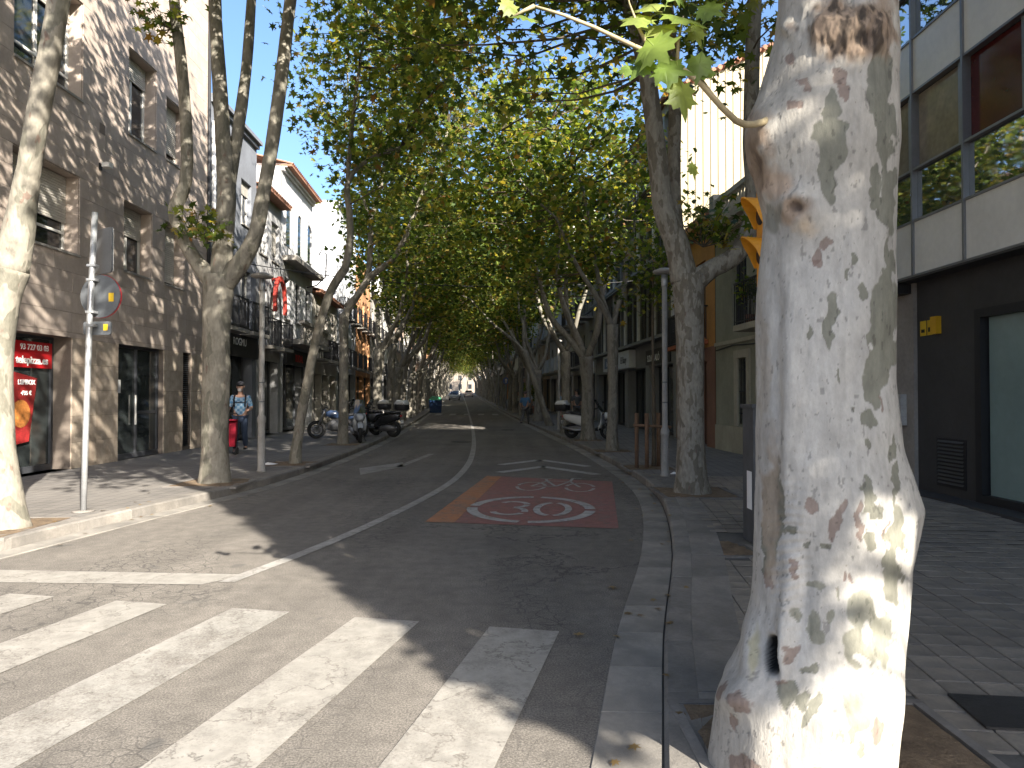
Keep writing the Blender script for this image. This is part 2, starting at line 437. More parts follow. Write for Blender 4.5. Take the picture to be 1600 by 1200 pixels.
# ------------------------------------------------------------------ kerbs, gutters, pavements
M_KERB = mat('kerb_granite', (.20, .183, .162), .85, .3, 4, .3, 70, dirt=(.10, .095, .09), rnd=.16)
M_GUT = mat('gutter_concrete', (.225, .208, .183), .88, .28, 3, .25, 90, dirt=(.09, .085, .08), rnd=.14)
M_JOINT = mat('joint_dirt', (.045, .042, .04), .95, .3, 6)
M_TILE = mat('paving_tile', (.215, .187, .152), .85, .25, 5, .25, 80, dirt=(.085, .08, .078), rnd=.16)
def paving_mat():
    t = NT('paving'); v = t.coord()
    mp = t.n('Mapping'); mp.inputs['Rotation'].default_value = (0, 0, R(3)); t.l(v, mp.inputs[0])
    br = t.n('TexBrick'); br.offset = 0.0; br.inputs['Scale'].default_value = 1.0
    br.inputs['Brick Width'].default_value = .2; br.inputs['Row Height'].default_value = .2; br.inputs['Mortar Size'].default_value = .008
    br.inputs['Color1'].default_value = (.17, .157, .142, 1); br.inputs['Color2'].default_value = (.14, .13, .12, 1); br.inputs['Mortar'].default_value = (.07, .065, .06, 1)
    t.l(mp.outputs[0], br.inputs['Vector'])
    c = t.mix(1.0, br.outputs['Color'], t.ramp(t.noise(v, .9, 5, .65), [(.3, .72), (.7, 1.12)]), 'MULTIPLY')
    c = t.mix(t.ramp(t.noise(v, 5, 3, .5), [(.66, 0), (.74, .5)]), c, (.06, .056, .053))
    t.l(c, t.b.inputs['Base Color']); t.b.inputs['Roughness'].default_value = .86
    t.bump(br.outputs['Fac'], -.5, .006)
    return t.m
M_PAV = paving_mat()
pav_l = strip(MB(), LF_in := (lambda y: LF(y) - 1.0), LP, -6, 240, zl, zl).build('pavement_left', M_PAV)
tag(pav_l, kind='structure', label='tiled pavement along the beige apartment block')
RFo = lambda y: RF(y) + 1.2
pav_r = strip(MB(), RP, RFo, 13.0, 240, zr, zr).build('pavement_right', M_PAV)
tag(pav_r, kind='structure', label='tiled pavement along the dark shopfronts')
strip(MB(), RP, RFo, -6, 13.0, lambda y: zr(y) - .012, lambda y: zr(y) - .012).build('tile_bed', mat('tile_mortar', (.10, .094, .086), .95, .3, 6), pav_r)

def stones(fa, fb, za, zb, y0, y1, step, name, m, parent, gap=.006, limit=200, ch=.022):
    """single stones along a curve; profile from fa (street side) to fb"""
    y = y0; k = 0
    while y < y1 and k < limit:
        a, b = y + gap / 2, y + step - gap / 2; dz = random.uniform(-.003, .003)
        mb = MB(); A0, A1, B0, B1 = fa(a), fa(b), fb(a), fb(b); s = 1 if B0 > A0 else -1
        c = ch * s
        vs = [(A0, a, gz(a) - .05), (A0, a, za(a) + dz - ch * .9), (A0 + c, a, za(a) + dz), (B0, a, zb(a) + dz), (B0, a, gz(a) - .05)]
        vs += [(A1, b, gz(b) - .05), (A1, b, za(b) + dz - ch * .9), (A1 + c, b, za(b) + dz), (B1, b, zb(b) + dz), (B1, b, gz(b) - .05)]
        cx, cy = (A0 + B1) / 2, (a + b) / 2
        mb.add([(x - cx, yv - cy, z) for x, yv, z in vs], [(0, 1, 2, 3, 4), (9, 8, 7, 6, 5)] + [(i, (i + 1) % 5 + 5 if False else i + 5, ((i + 1) % 5) + 5, (i + 1) % 5) for i in range(5)])
        mb.build(name, m, parent, (cx, cy, 0)); y += step; k += 1
    return y
kerb_r = tag(strip(MB(), lambda y: RK(y) + .005, lambda y: RP(y) - .002, -6, 60, lambda y: zr(y) - .03, lambda y: zr(y) - .03).build('kerb_right', M_JOINT), kind='structure')
kerb_l = tag(strip(MB(), lambda y: LP(y) + .002, lambda y: LK(y) - .005, -6, 60, lambda y: zl(y) - .03, lambda y: zl(y) - .03).build('kerb_left', M_JOINT), kind='structure')
stones(RK, RP, lambda y: zr(y) + .004, lambda y: zr(y) + .004, -1.0, 40, .8, 'kerb_stone', M_KERB, kerb_r)
stones(LK, LP, lambda y: zl(y) + .004, lambda y: zl(y) + .004, 2.0, 44, .9, 'kerb_stone', M_KERB, kerb_l)
for nm, fa, fb, zz, par in (('kerb_run', RK, RP, zr, kerb_r), ('kerb_run', LK, LP, zl, kerb_l)):
    y0 = 39.8 if par is kerb_r else 43.4
    mb = MB(); strip(mb, fa, fb, y0, 240, zz, zz); strip(mb, fa, fa, y0, 240, lambda y: gz(y) - .05, zz); tag(mb.build(nm, M_KERB, par), kind='stuff')
gut_r = tag(strip(MB(), RG, RK, -6, 240, lambda y: gz(y) - .004, lambda y: gz(y) - .004).build('gutter_right', M_JOINT), kind='structure')
gut_l = tag(strip(MB(), lambda y: LK(y), lambda y: LK(y) + .28, -6, 240, lambda y: gz(y) + .002, lambda y: gz(y) + .002).build('gutter_left', M_JOINT), kind='structure')
stones(RG, lambda y: RK(y) - .012, lambda y: gz(y) + .010, lambda y: gz(y) + .006, -1.2, 40, .6, 'gutter_slab', M_GUT, gut_r, .005, ch=.006)
stones(lambda y: LK(y) + .28, lambda y: LK(y) + .008, lambda y: gz(y) + .010, lambda y: gz(y) + .010, 2.2, 44, .9, 'gutter_slab', M_GUT, gut_l, .005, ch=.006)
mb = MB(); strip(mb, RG, lambda y: RK(y) - .012, 39.8, 240, lambda y: gz(y) + .008, lambda y: gz(y) + .008); tag(mb.build('gutter_run', M_GUT, gut_r), kind='stuff')
mb = MB(); strip(mb, lambda y: LK(y) + .008, lambda y: LK(y) + .28, 44.2, 240, lambda y: gz(y) + .009, lambda y: gz(y) + .009); tag(mb.build('gutter_run', M_GUT, gut_l), kind='stuff')

stones(lambda y: RP(y) + .001, lambda y: RP(y) + .32, lambda y: zr(y) + .005, lambda y: zr(y) + .005, -1.0, 13.0, .8, 'edge_slab', M_KERB, pav_r, .004, ch=.003)
# tiles of the near right pavement: grid along (.12,1)
Ud = Vector((.12, 1)).normalized(); Vd = Vector((Ud.y, -Ud.x))
PIT = [  # (centre x, y, half sizes): tree pits cut into the right pavement
    (1.45, 3.05, .62, .62), (2.78, 10.85, .55, .6), (2.24, 7.45, .22, .5), (2.80, 14.6, .5, .5)]
def in_pit(x, y, m=.0): return any(abs(x - a) < hx + m and abs(y - b) < hy + m for a, b, hx, hy in PIT)
cand = []
for i in range(-20, 90):
    for j in range(-10, 60):
        p = Vector((1.0, 2.0)) + Ud * (i * .2) + Vd * (j * .2)
        if not (.6 < p.y < 13.0) or p.x < RP(p.y) + .19 or p.x > RFo(p.y) - .6 or in_pit(p.x, p.y, .08): continue
        cand.append((p.length, p.x, p.y))
cand.sort()
def tile_mesh():
    h = .0965; b = .006; mb = MB()
    o = [(-h, -h), (h, -h), (h, h), (-h, h)]; i_ = [(-h + b, -h + b), (h - b, -h + b), (h - b, h - b), (-h + b, h - b)]
    mb.add([(x, y, -.012) for x, y in o] + [(x, y, -.004) for x, y in o] + [(x, y, 0) for x, y in i_],
           [(0, 1, 5, 4), (1, 2, 6, 5), (2, 3, 7, 6), (3, 0, 4, 7), (4, 5, 9, 8), (5, 6, 10, 9), (6, 7, 11, 10), (7, 4, 8, 11), (8, 9, 10, 11)])
    return mb.mesh('paving_tile', M_TILE)
tm = tile_mesh(); ang = math.atan2(-Ud.x, Ud.y)
vis = [c for c in cand if c[2] > 2.2]
for d, x, y in vis[:300]:
    link('paving_tile', tm, pav_r, (x, y, zr(y) + random.uniform(-.0025, .0025)), (random.uniform(-.006, .006), random.uniform(-.006, .006), ang))
mb = MB(); h = .0965
for d, x, y in vis[300:] + [c for c in cand if c[2] <= 2.2]:
    z = zr(y) + random.uniform(-.003, .003); c = Vector((x, y))
    q = [c - Ud * h - Vd * h, c - Ud * h + Vd * h, c + Ud * h + Vd * h, c + Ud * h - Vd * h]
    k = [c + (p - c) * .94 for p in q]
    mb.add([(p.x, p.y, z - .006) for p in q] + [(p.x, p.y, z) for p in k], [(0, 1, 5, 4), (1, 2, 6, 5), (2, 3, 7, 6), (3, 0, 4, 7), (4, 5, 6, 7)])
tag(mb.build('paving_tiles', M_TILE, pav_r), kind='stuff')
# dirt-filled tree pits with stone edging
M_SOIL = mat('tree_pit_soil', (.17, .12, .075), .95, .45, 9, .8, 45)
M_EDGE = mat('pit_edging', (.17, .155, .14), .88, .3, 5, .2, 60)
def tree_pit(x, y, hx, hy, zf, label, rz=0.0):
    t = tag(empty('tree_pit', (x, y, zf(y)), rz), label, 'tree pit')
    n = 10; vs = []; fs = []
    for i in range(n + 1):
        for j in range(n + 1):
            e = min(i, j, n - i, n - j) / (n / 2)
            vs.append(((i / n * 2 - 1) * (hx - .02), (j / n * 2 - 1) * (hy - .02), .004 + .018 * e + random.uniform(-.006, .008)))
    fs = [(i * (n + 1) + j, (i + 1) * (n + 1) + j, (i + 1) * (n + 1) + j + 1, i * (n + 1) + j + 1) for i in range(n) for j in range(n)]
    mb = MB(); mb.add(vs, fs, True); mb.build('soil', M_SOIL, t)
    for (a, b, c, d) in ((-hx - .05, hx + .05, -hy - .05, -hy), (-hx - .05, hx + .05, hy, hy + .05), (-hx - .05, -hx, -hy + .001, hy - .001), (hx, hx + .05, -hy + .001, hy - .001)):
        MB().box(a, b, c, d, -.03, .009).build('edging', M_EDGE, t)
    return t
# ------------------------------------------------------------------ trees
def leaf_mat(name, stops, trans=.45):
    t = NT(name); g = t.n('NewGeometry'); oi = t.n('ObjectInfo')
    a = t.n('Math', operation='ADD'); fr = t.n('Math', operation='FRACT'); t.l(g.outputs['Random Per Island'], a.inputs[0]); t.l(oi.outputs['Random'], a.inputs[1]); t.l(a.outputs[0], fr.inputs[0])
    c = t.ramp(fr.outputs[0], stops)
    c = t.mix(1.0, c, t.ramp(t.noise(t.coord(), 1.1, 3, .6), [(.3, .55), (.7, 1.25)]), 'MULTIPLY')
    t.l(c, t.b.inputs['Base Color']); t.b.inputs['Roughness'].default_value = .5; t.b.inputs['Specular IOR Level'].default_value = .35
    tr = t.n('BsdfTranslucent'); c2 = t.mix(1.0, c, (1.75, 1.6, .65), 'MULTIPLY'); t.l(c2, tr.inputs[0])
    mx = t.n('MixShader'); mx.inputs[0].default_value = trans; t.l(t.b.outputs[0], mx.inputs[1]); t.l(tr.outputs[0], mx.inputs[2])
    t.l(mx.outputs[0], t.out.inputs[0])
    return t.m
M_LEAF = leaf_mat('plane_leaf', [(0, (.035, .062, .016)), (.3, (.07, .115, .025)), (.58, (.14, .195, .04)), (.80, (.24, .26, .05)), (.93, (.32, .26, .06)), (1, (.19, .10, .04))], .52)
M_LEAF_BIG = leaf_mat('plane_leaf_near', [(0, (.13, .20, .045)), (.5, (.19, .26, .055)), (.8, (.25, .29, .09)), (1, (.28, .25, .10))], .5)

def bark(name, light, dark, red=(.13, .085, .065), thr=.54, zs=.42, scale=5.0):
    t = NT(name); v = t.coord((1, 1, zs)); 
    n1 = t.noise(v, scale, 3, .45, .6, rnd=True); n2 = t.noise(v, scale * 2.3, 3, .5, .4, rnd=True); n3 = t.noise(v, 30, 4, .6)
    c = t.mix(t.ramp(n2, [(.35, 0), (.7, 1)]), light, tuple(q * .72 for q in light))
    c = t.mix(t.ramp(n1, [(thr, 0), (thr + .025, 1)]), c, dark)
    c = t.mix(t.ramp(n2, [(.66, 0), (.685, .8)]), c, red)
    c = t.mix(1.0, c, t.ramp(n3, [(.25, .7), (.7, 1.12)]), 'MULTIPLY')
    t.l(c, t.b.inputs['Base Color']); t.b.inputs['Roughness'].default_value = .85
    h = t.n('Math', operation='MULTIPLY_ADD'); h.inputs[1].default_value = -.6; t.l(t.ramp(n1, [(thr, 0), (thr + .03, 1)]), h.inputs[0]); t.l(n3, h.inputs[2])
    t.bump(h.outputs[0], .5, .012)
    return t.m
M_BARK = bark('plane_bark', (.225, .205, .165), (.13, .122, .095))
M_BARK_PALE = bark('plane_bark_pale', (.36, .34, .27), (.175, .17, .13), thr=.58)
M_BARK_ROUGH = bark('plane_bark_rough', (.25, .23, .19), (.135, .118, .09), thr=.52, scale=10)
M_TWIG = mat('twig_bark', (.10, .08, .055), .9, .3, 5)

STAR = np.array([(0, -.42), (.10, -.12), (.46, -.22), (.27, .06), (.50, .30), (.17, .24), (0, .62), (-.17, .24), (-.50, .30), (-.27, .06), (-.46, -.22), (-.10, -.12)])
KITE = np.array([(0, -.42), (.42, -.14), (.30, .28), (0, .56), (-.30, .28), (-.42, -.14)])
def leaf_cloud(name, centers, per, spread, size, shape=KITE, mat_=None, up=.55, seed=0, keep=None):
    g = np.random.default_rng(seed)
    C = np.repeat(centers, per, 0) + g.normal(0, 1, (len(centers) * per, 3)) * np.array(spread)
    if keep is not None: C = C[keep(C)]
    n = len(C)
    N = g.normal(0, 1, (n, 3)); N[:, 2] = np.abs(N[:, 2]) + up; N /= np.linalg.norm(N, axis=1)[:, None]
    T = g.normal(0, 1, (n, 3)); T -= N * (T * N).sum(1)[:, None]; T /= np.linalg.norm(T, axis=1)[:, None]
    B = np.cross(N, T); s = size * g.uniform(.6, 1.25, n)
    k = len(shape)
    droop = (np.linalg.norm(shape, axis=1) ** 2)[None, :, None] * N[:, None, :] * (s * g.uniform(-.7, .1, n))[:, None, None]
    V = C[:, None, :] + (shape[None, :, 0, None] * T[:, None, :] + shape[None, :, 1, None] * B[:, None, :]) * s[:, None, None] + droop
    return np_mesh(name, V.reshape(-1, 3), np.arange(n * k), np.full(n, k), mat_ or M_LEAF)

def crown_centers(c, rad, n, seed, zmin, hollow=.35, lumps=.55):
    g = np.random.default_rng(seed); out = []
    while len(out) < n:
        d = g.normal(0, 1, 3); d /= np.linalg.norm(d)
        r = (g.uniform(hollow ** 3, 1)) ** (1 / 3)
        lump = 1 - lumps * (1 - vnoise(np.array([d * 2.3 + seed * 3.1]))[0])
        p = np.array(c) + d * r * lump * np.array(rad) * 1.25
        if p[2] < zmin + g.uniform(0, .8): continue
        out.append(p)
    return np.array(out)

def limb_path(a, b, bend=.25, n=6, seed=0):
    g = random.Random(seed); a = Vector(a); b = Vector(b); L = (b - a).length; out = []
    off = Vector((g.uniform(-1, 1), g.uniform(-1, 1), -.4)) * bend * L * .4
    for i in range(n + 1):
        t = i / n; w = math.sin(math.pi * t)
        out.append(a.lerp(b, t) + off * w + Vector((g.uniform(-1, 1), g.uniform(-1, 1), 0)) * .03 * L * w)
    return out

def branches(name, nodes, centers, parent, seed=0, r0=.022):
    """twigs from limb points to leaf clumps"""
    mb = MB(); nodes = [Vector(p) for p in nodes]
    for i, c in enumerate(centers):
        c = Vector(c); q = min(nodes, key=lambda p: (p - c).length + (.9 if p.z > c.z else 0))
        L = (c - q).length
        if L > 4.5: continue
        pth = limb_path(q, c, .3, 4, seed * 977 + i)
        mb.tube(pth, [r0 * max(.5, min(1.5, L / 2)) * (1 - .8 * k / 4) for k in range(5)], 4, False)
    return mb.build(name, M_TWIG, parent, fix=False)

def rough_tube(pts, rad, seg=14, amp=.06, flare=0.0, seed=0, sub=4):
    """knobbly trunk or limb through control points"""
    P = [Vector(p) for p in pts]; n = len(P); Q = []; RR = []
    for i in range(n - 1):
        p0, p1, p2, p3 = P[max(i - 1, 0)], P[i], P[i + 1], P[min(i + 2, n - 1)]
        for k in range(sub):
            t = k / sub
            Q.append(.5 * ((2 * p1) + (p2 - p0) * t + (2 * p0 - 5 * p1 + 4 * p2 - p3) * t * t + (3 * p1 - p0 - 3 * p2 + p3) * t ** 3))
            RR.append(rad[i] + (rad[i + 1] - rad[i]) * t)
    Q.append(P[-1]); RR.append(rad[-1])
    if flare:
        z0 = Q[0].z; RR = [r * (1 + flare * math.exp(-max(0, q.z - z0) / .28)) for q, r in zip(Q, RR)]
    mb = MB(); mb.tube(Q, RR, seg, True)
    V = np.array(mb.v); c = np.repeat(np.array([tuple(q) for q in Q]), seg, 0); rr = np.repeat(np.array(RR), seg)
    d = (V - c); nz = fbm(V * np.array([4.5, 4.5, 2.2]) + seed * 9.7, 3) - .5; nz2 = fbm(V * 13 + seed, 2) - .5
    V = c + d * (1 + amp * 3.2 * nz + amp * 1.1 * nz2)[:, None]
    mb.v = [tuple(p) for p in V]
    return mb, Q

# ---- generic street plane trees: three forms, shared by copies
def make_form(k):
    g = random.Random(100 + k); root = empty('plane_tree', (0, 0, 0))
    fz = (3.5, 4.1, 3.0)[k]; r = (.20, .17, .22)[k]
    mb, Q = rough_tube([(0, 0, -.05), (.03, .02, .9), (.05, -.05, 2.0), (.12, .03, fz)], [r * 1.15, r, r * .95, r * 1.12], 14, .07, .35, k)
    mb.build('trunk', M_BARK, root, fix=False)
    tips = [[(1.7, -.9, 7.5), (-.5, 1.0, 8.2), (1.2, 1.3, 7.2)], [(1.2, .2, 8.6), (-.4, -1.0, 8.0), (1.9, 1.0, 7.4)], [(2.2, -.5, 7.0), (-.6, .3, 8.4), (.9, 1.5, 7.8), (1.0, -1.6, 8.0)]][k]
    nodes = []
    for i, tp in enumerate(tips):
        p = limb_path((.12, .03, fz - .12), tp, .22, 5, 10 * k + i)
        mb, q = rough_tube(p, [r * .62, r * .52, r * .44, r * .36, r * .3, r * .22], 10, .07, 0, i + k, 3)
        mb.build('limb', M_BARK, root, fix=False); nodes += q[4:]
        e = limb_path(tp, (tp[0] * 1.7 + .3, tp[1] * 1.8, tp[2] + g.uniform(1.5, 2.6)), .2, 4, 50 * k + i)
        mb, q = rough_tube(e, [r * .22, r * .17, r * .13, r * .09, r * .05], 7, .05, 0, i, 2)
        mb.build('limb', M_BARK, root, fix=False); nodes += q
    cen = crown_centers((1.35, 0, 9.0), (3.6, 3.5, 4.3), 270, 11 + k, 4.9, .3)
    branches('branches', nodes, cen[::2], root, k)
    tag(link('crown', leaf_cloud('crown', cen, 25, (.31, .31, .26), .19, KITE, seed=k), root), kind='stuff')
    return root
FORMS = [make_form(k) for k in range(3)]
ORD = ['first', 'second', 'third', 'fourth', 'fifth', 'sixth', 'seventh', 'eighth', 'ninth', 'tenth', 'eleventh', 'twelfth', 'thirteenth', 'fourteenth', 'fifteenth', 'sixteenth', 'seventeenth', 'eighteenth',
       'nineteenth', 'twentieth', 'twenty-first', 'twenty-second', 'twenty-third', 'twenty-fourth', 'twenty-fifth', 'twenty-sixth', 'twenty-seventh', 'twenty-eighth', 'twenty-ninth', 'thirtieth']
used = [False] * 3
def place_form(k, x, y, z, rz, s, label, group, tilt=(0, 0)):
    o = FORMS[k] if not used[k] else copy_tree(FORMS[k]); used[k] = True
    o.location = (x, y, z); o.rotation_euler = (tilt[0], tilt[1], rz); o.scale = (s, s, s)
    return tag(o, label, 'tree', group)
ly = [28.5, 33.2, 37.0, 41.5, 46.5, 52, 57.5, 63, 69, 75, 81.5, 88, 95, 102, 110, 118, 127, 136, 146, 157, 169, 182, 196, 212, 226, 234]
for i, y in enumerate(ly):
    place_form(i % 3, LK(y) - .72 + (3.2 if y > 225 else 0) + (2.4 if y > 230 else 0), y, zl(y), random.uniform(-.35, .35), random.uniform(.92, 1.12), f'{ORD[i]} plane tree of the kerb row behind the motorcycles, counted from the crossing', 'plane trees lining the far pavement by the motorcycles', (random.uniform(-.03, .03), random.uniform(0, .07)))
ry = [18.9, 23.4, 27.9, 34.9, 41.0, 46.5, 52.5, 58.5, 64.5, 71, 77.5, 84.5, 92, 100, 108, 117, 126, 136, 147, 158, 170, 183, 197, 212]
for i, y in enumerate(ry):
    x = (2.67, 2.50, 2.12, 1.85)[i] if i < 4 else RG(y) + 1.0
    tl = (random.uniform(-.03, .03), random.uniform(-.05, 0))
    if i == 3: tl = (0.0, .30)
    place_form((i + 1) % 3, x, y, zr(y), math.pi + random.uniform(-.35, .35), (.82, .92, .92, .95)[i] if i < 4 else random.uniform(.92, 1.1),
               'plane tree with a strongly leaning pale trunk on the shopfront pavement' if i == 3 else f'{ORD[i]} plane tree of the shopfront kerb row beyond the staked sapling', 'plane trees lining the shopfront pavement', tl)

# ---- individually shaped near trees: limbs given as picture points at the tree's own distance
def near_tree(name, label, Y, trunk, limbs, base_z, bark_m, cen=None, per=40, leaf=.20, seed=1, shape=STAR, flare=.3, spread=(.36, .36, .3)):
    """trunk/limbs: lists of (px, py, dY, radius)"""
    x0, y0, _ = at(trunk[0][0], trunk[0][1], Y); root = tag(empty(name, (x0, Y, base_z)), label, 'tree')
    def loc(p):
        q = at(p[0], p[1], Y + p[2]); return (q[0] - x0, q[1] - Y, q[2] - base_z)
    pts = [loc(p) for p in trunk]; pts[0] = (pts[0][0], pts[0][1], -.06)
    mb, Q = rough_tube(pts, [p[3] for p in trunk], 22, .06, flare, seed, 5); mb.build('trunk', bark_m, root, fix=False)
    nodes = []
    for i, L in enumerate(limbs):
        pts = [loc(p) for p in L]
        mb, Q = rough_tube(pts, [p[3] for p in L], 14, .06, 0, seed + i, 4); mb.build('limb', bark_m, root, fix=False); nodes += Q[len(Q) // 3:]
    if cen is not None:
        c = cen - np.array([x0, Y, base_z])
        branches('branches', nodes, c[::2], root, seed, .018)
        tag(link('crown', leaf_cloud('crown', c, per, spread, leaf, shape, seed=seed), root), kind='stuff')
    return root

zl0 = .13
# leftmost tree by the pizza window
near_tree('plane_tree', 'plane tree with pale flaking foot before the red pizza window', 7.9,
          [(12, 828, 0, .20), (4, 760, 0, .185), (-4, 690, 0, .17), (-8, 560, 0, .165), (2, 470, 0, .175), (14, 420, 0, .20)],
          [[(14, 425, 0, .19), (28, 350, 0, .155), (42, 260, -.1, .12), (56, 170, -.2, .115), (72, 80, -.3, .11), (88, -20, -.4, .105), (110, -160, -.5, .095), (130, -330, -.4, .08), (150, -520, 0, .05)],
           [(0, 440, .0, .15), (-40, 340, .2, .12), (-70, 200, .4, .10), (-90, 0, .6, .09), (-90, -200, .8, .07), (-60, -420, 1, .05)]],
          zl0, M_BARK, crown_centers((-4.2, 8.2, 9.8), (3.6, 3.8, 2.9), 190, 5, 7.4, .25, .6), 34, .21, 3)
# forked tree beside the sign post
near_tree('plane_tree', 'plane tree forking into bare rising limbs between sign post and lamp post', 12.0,
          [(337, 757, 0, .225), (337, 700, 0, .21), (338, 600, 0, .22), (338, 500, 0, .225), (340, 430, 0, .26)],
          [[(332, 440, 0, .17), (300, 400, -.1, .12), (280, 360, -.2, .105), (272, 325, -.2, .115), (288, 280, -.2, .10), (288, 200, -.2, .095), (280, 100, -.3, .09), (268, 0, -.3, .085), (262, -140, -.3, .06)],
           [(344, 440, 0, .19), (348, 370, 0, .16), (352, 300, 0, .155), (345, 200, .1, .125), (338, 100, .1, .115), (332, 0, .2, .105), (330, -140, .2, .08), (345, -280, .2, .05)],
           [(352, 310, 0, .12), (365, 230, .2, .10), (378, 140, .3, .095), (386, 50, .3, .085), (392, -60, .3, .07), (400, -180, .4, .04)],
           [(348, 445, 0, .18), (378, 405, -.1, .15), (398, 365, -.2, .125), (410, 300, -.2, .115), (424, 215, -.2, .11), (438, 110, -.2, .105), (450, 0, -.1, .10), (466, -140, 0, .07), (490, -290, .1, .04)]],
          zl0, M_BARK, crown_centers((-4.0, 12.0, 11.6), (3.4, 3.2, 2.9), 150, 9, 8.9, .2, .6), 36, .21, 4)
# thin leaning tree behind the lamp post
near_tree('plane_tree', 'slender plane tree leaning towards the road behind the lamp post', 15.3,
          [(461, 727, 0, .12), (466, 680, 0, .105), (480, 600, 0, .10), (496, 520, 0, .095), (516, 455, 0, .09), (538, 420, 0, .09)],
          [[(538, 422, 0, .085), (546, 380, 0, .075), (545, 330, 0, .07), (541, 290, .1, .065), (556, 262, .2, .055), (590, 240, .4, .045), (625, 228, .6, .03)],
           [(541, 292, .1, .05), (548, 200, .2, .045), (560, 100, .3, .035), (575, 0, .4, .02)]],
          zl0, M_BARK, crown_centers((-2.6, 15.6, 8.9), (2.3, 2.6, 3.4), 170, 21, 5.6, .2, .6), 26, .19, 5)
# upright tree in front of the motorcycles
near_tree('plane_tree', 'plane tree standing right in front of the silver scooter', 21.3,
          [(536, 697, 0, .16), (537, 640, 0, .14), (537, 560, 0, .135), (537, 490, 0, .14)],
          [[(537, 495, 0, .12), (556, 465, 0, .10), (580, 430, 0, .095), (620, 395, -.2, .08), (660, 300, -.3, .06), (700, 200, -.3, .04)],
           [(540, 480, 0, .10), (572, 440, .2, .09), (578, 380, .3, .08), (580, 340, .4, .075), (600, 260, .5, .06), (610, 160, .6, .05), (620, 60, .6, .03)],
           [(578, 345, .4, .05), (560, 280, .6, .045), (545, 180, .8, .035), (540, 80, 1, .02)]],
          zl0, M_BARK, crown_centers((-2.9, 21.3, 9.6), (3.5, 3.7, 4.3), 330, 31, 5.4, .2, .55), 24, .20, 6)
# right: forked tree beyond the pit
near_tree('plane_tree', 'thick plane tree with flaking bark forking low beside the olive house', 10.8,
          [(1081, 772, 0, .235), (1080, 740, 0, .21), (1079, 680, 0, .20), (1079, 600, 0, .205), (1077, 500, 0, .215), (1076, 430, 0, .25)],
          [[(1070, 440, 0, .21), (1060, 385, 0, .19), (1040, 330, 0, .165), (1030, 260, 0, .15), (1022, 180, 0, .14), (1008, 90, 0, .125), (985, 0, .1, .12), (960, -120, .2, .09), (930, -260, .3, .05)],
           [(1060, 390, 0, .13), (1055, 330, .2, .115), (1054, 250, .3, .105), (1056, 150, .4, .10), (1050, 50, .5, .09), (1040, -60, .5, .08), (1030, -200, .6, .05)],
           [(1086, 440, 0, .18), (1112, 420, 0, .15), (1145, 402, 0, .145), (1168, 370, 0, .14), (1180, 310, .1, .13), (1176, 220, .1, .125), (1178, 100, .2, .115), (1182, 0, .2, .11), (1190, -150, .3, .08), (1200, -300, .3, .05)]],
          zr(10.8), M_BARK_ROUGH, crown_centers((.9, 10.6, 9.3), (4.4, 3.2, 3.6), 300, 41, 5.9, .15, .55), 38, .20, 7)
# leafy shoots at the fork of that tree and on the forked tree opposite
def shoots(name, label, p, n, rad, seed, leaf=.17):
    root = tag(empty(name, p), label, 'shoots'); g = random.Random(seed); mb = MB(); cs = []
    for i in range(n):
        d = Vector((g.uniform(-1, 1), g.uniform(-.7, .7), g.uniform(.1, 1))).normalized() * rad * g.uniform(.6, 1.1)
        pth = limb_path((0, 0, 0), d, .3, 4, seed + i); mb.tube(pth, [.012, .010, .008, .006, .003], 4, False); cs += [tuple(q) for q in pth[2:]]
    mb.build('stem', M_TWIG, root, fix=False)
    tag(link('foliage', leaf_cloud('foliage', np.array(cs), 5, (.12, .12, .10), leaf, STAR, seed=seed), root), kind='stuff'); return root
shoots('leafy_shoots', 'tuft of leafy shoots in the fork of the thick plane tree by the olive house', at(1100, 385, 10.9), 14, .85, 3)
shoots('leafy_shoots', 'tuft of leafy shoots at the fork of the bare-limbed tree beside the sign post', at(318, 375, 11.7), 9, .55, 5)
shoots('leafy_shoots', 'small leafy sprig on the limb above the upper narrow window', at(262, 40, 11.5), 6, .5, 8)

# tree pits
tree_pit(-5.72, 7.95, .46, .6, zl, 'sandy tree pit at the foot of the tree before the pizza window')
tree_pit(-5.02, 12.0, .55, .55, zl, 'tree pit around the forked plane tree next to the sign post')
tree_pit(-4.75, 15.3, .5, .5, zl, 'tree pit around the slender leaning tree behind the lamp post')
tree_pit(-5.05, 21.3, .5, .5, zl, 'tree pit around the tree before the silver scooter')
tree_pit(1.45, 3.05, .6, .6, zr, 'soil bed around the white mottled trunk in the foreground')
tree_pit(2.78, 10.85, .53, .58, zr, 'tree pit around the thick forked tree by the olive house')
tree_pit(2.24, 7.45, .20, .48, lambda y: zr(y) - .02, 'empty square tree pit beside the big white trunk')
tree_pit(2.80, 14.6, .48, .48, zr, 'tree pit with the staked sapling')
tree_pit(2.68, 18.9, .48, .48, zr, 'tree pit around the tree just past the staked sapling')
tree_pit(2.50, 23.4, .48, .48, zr, 'tree pit around the tree in front of the white scooter')

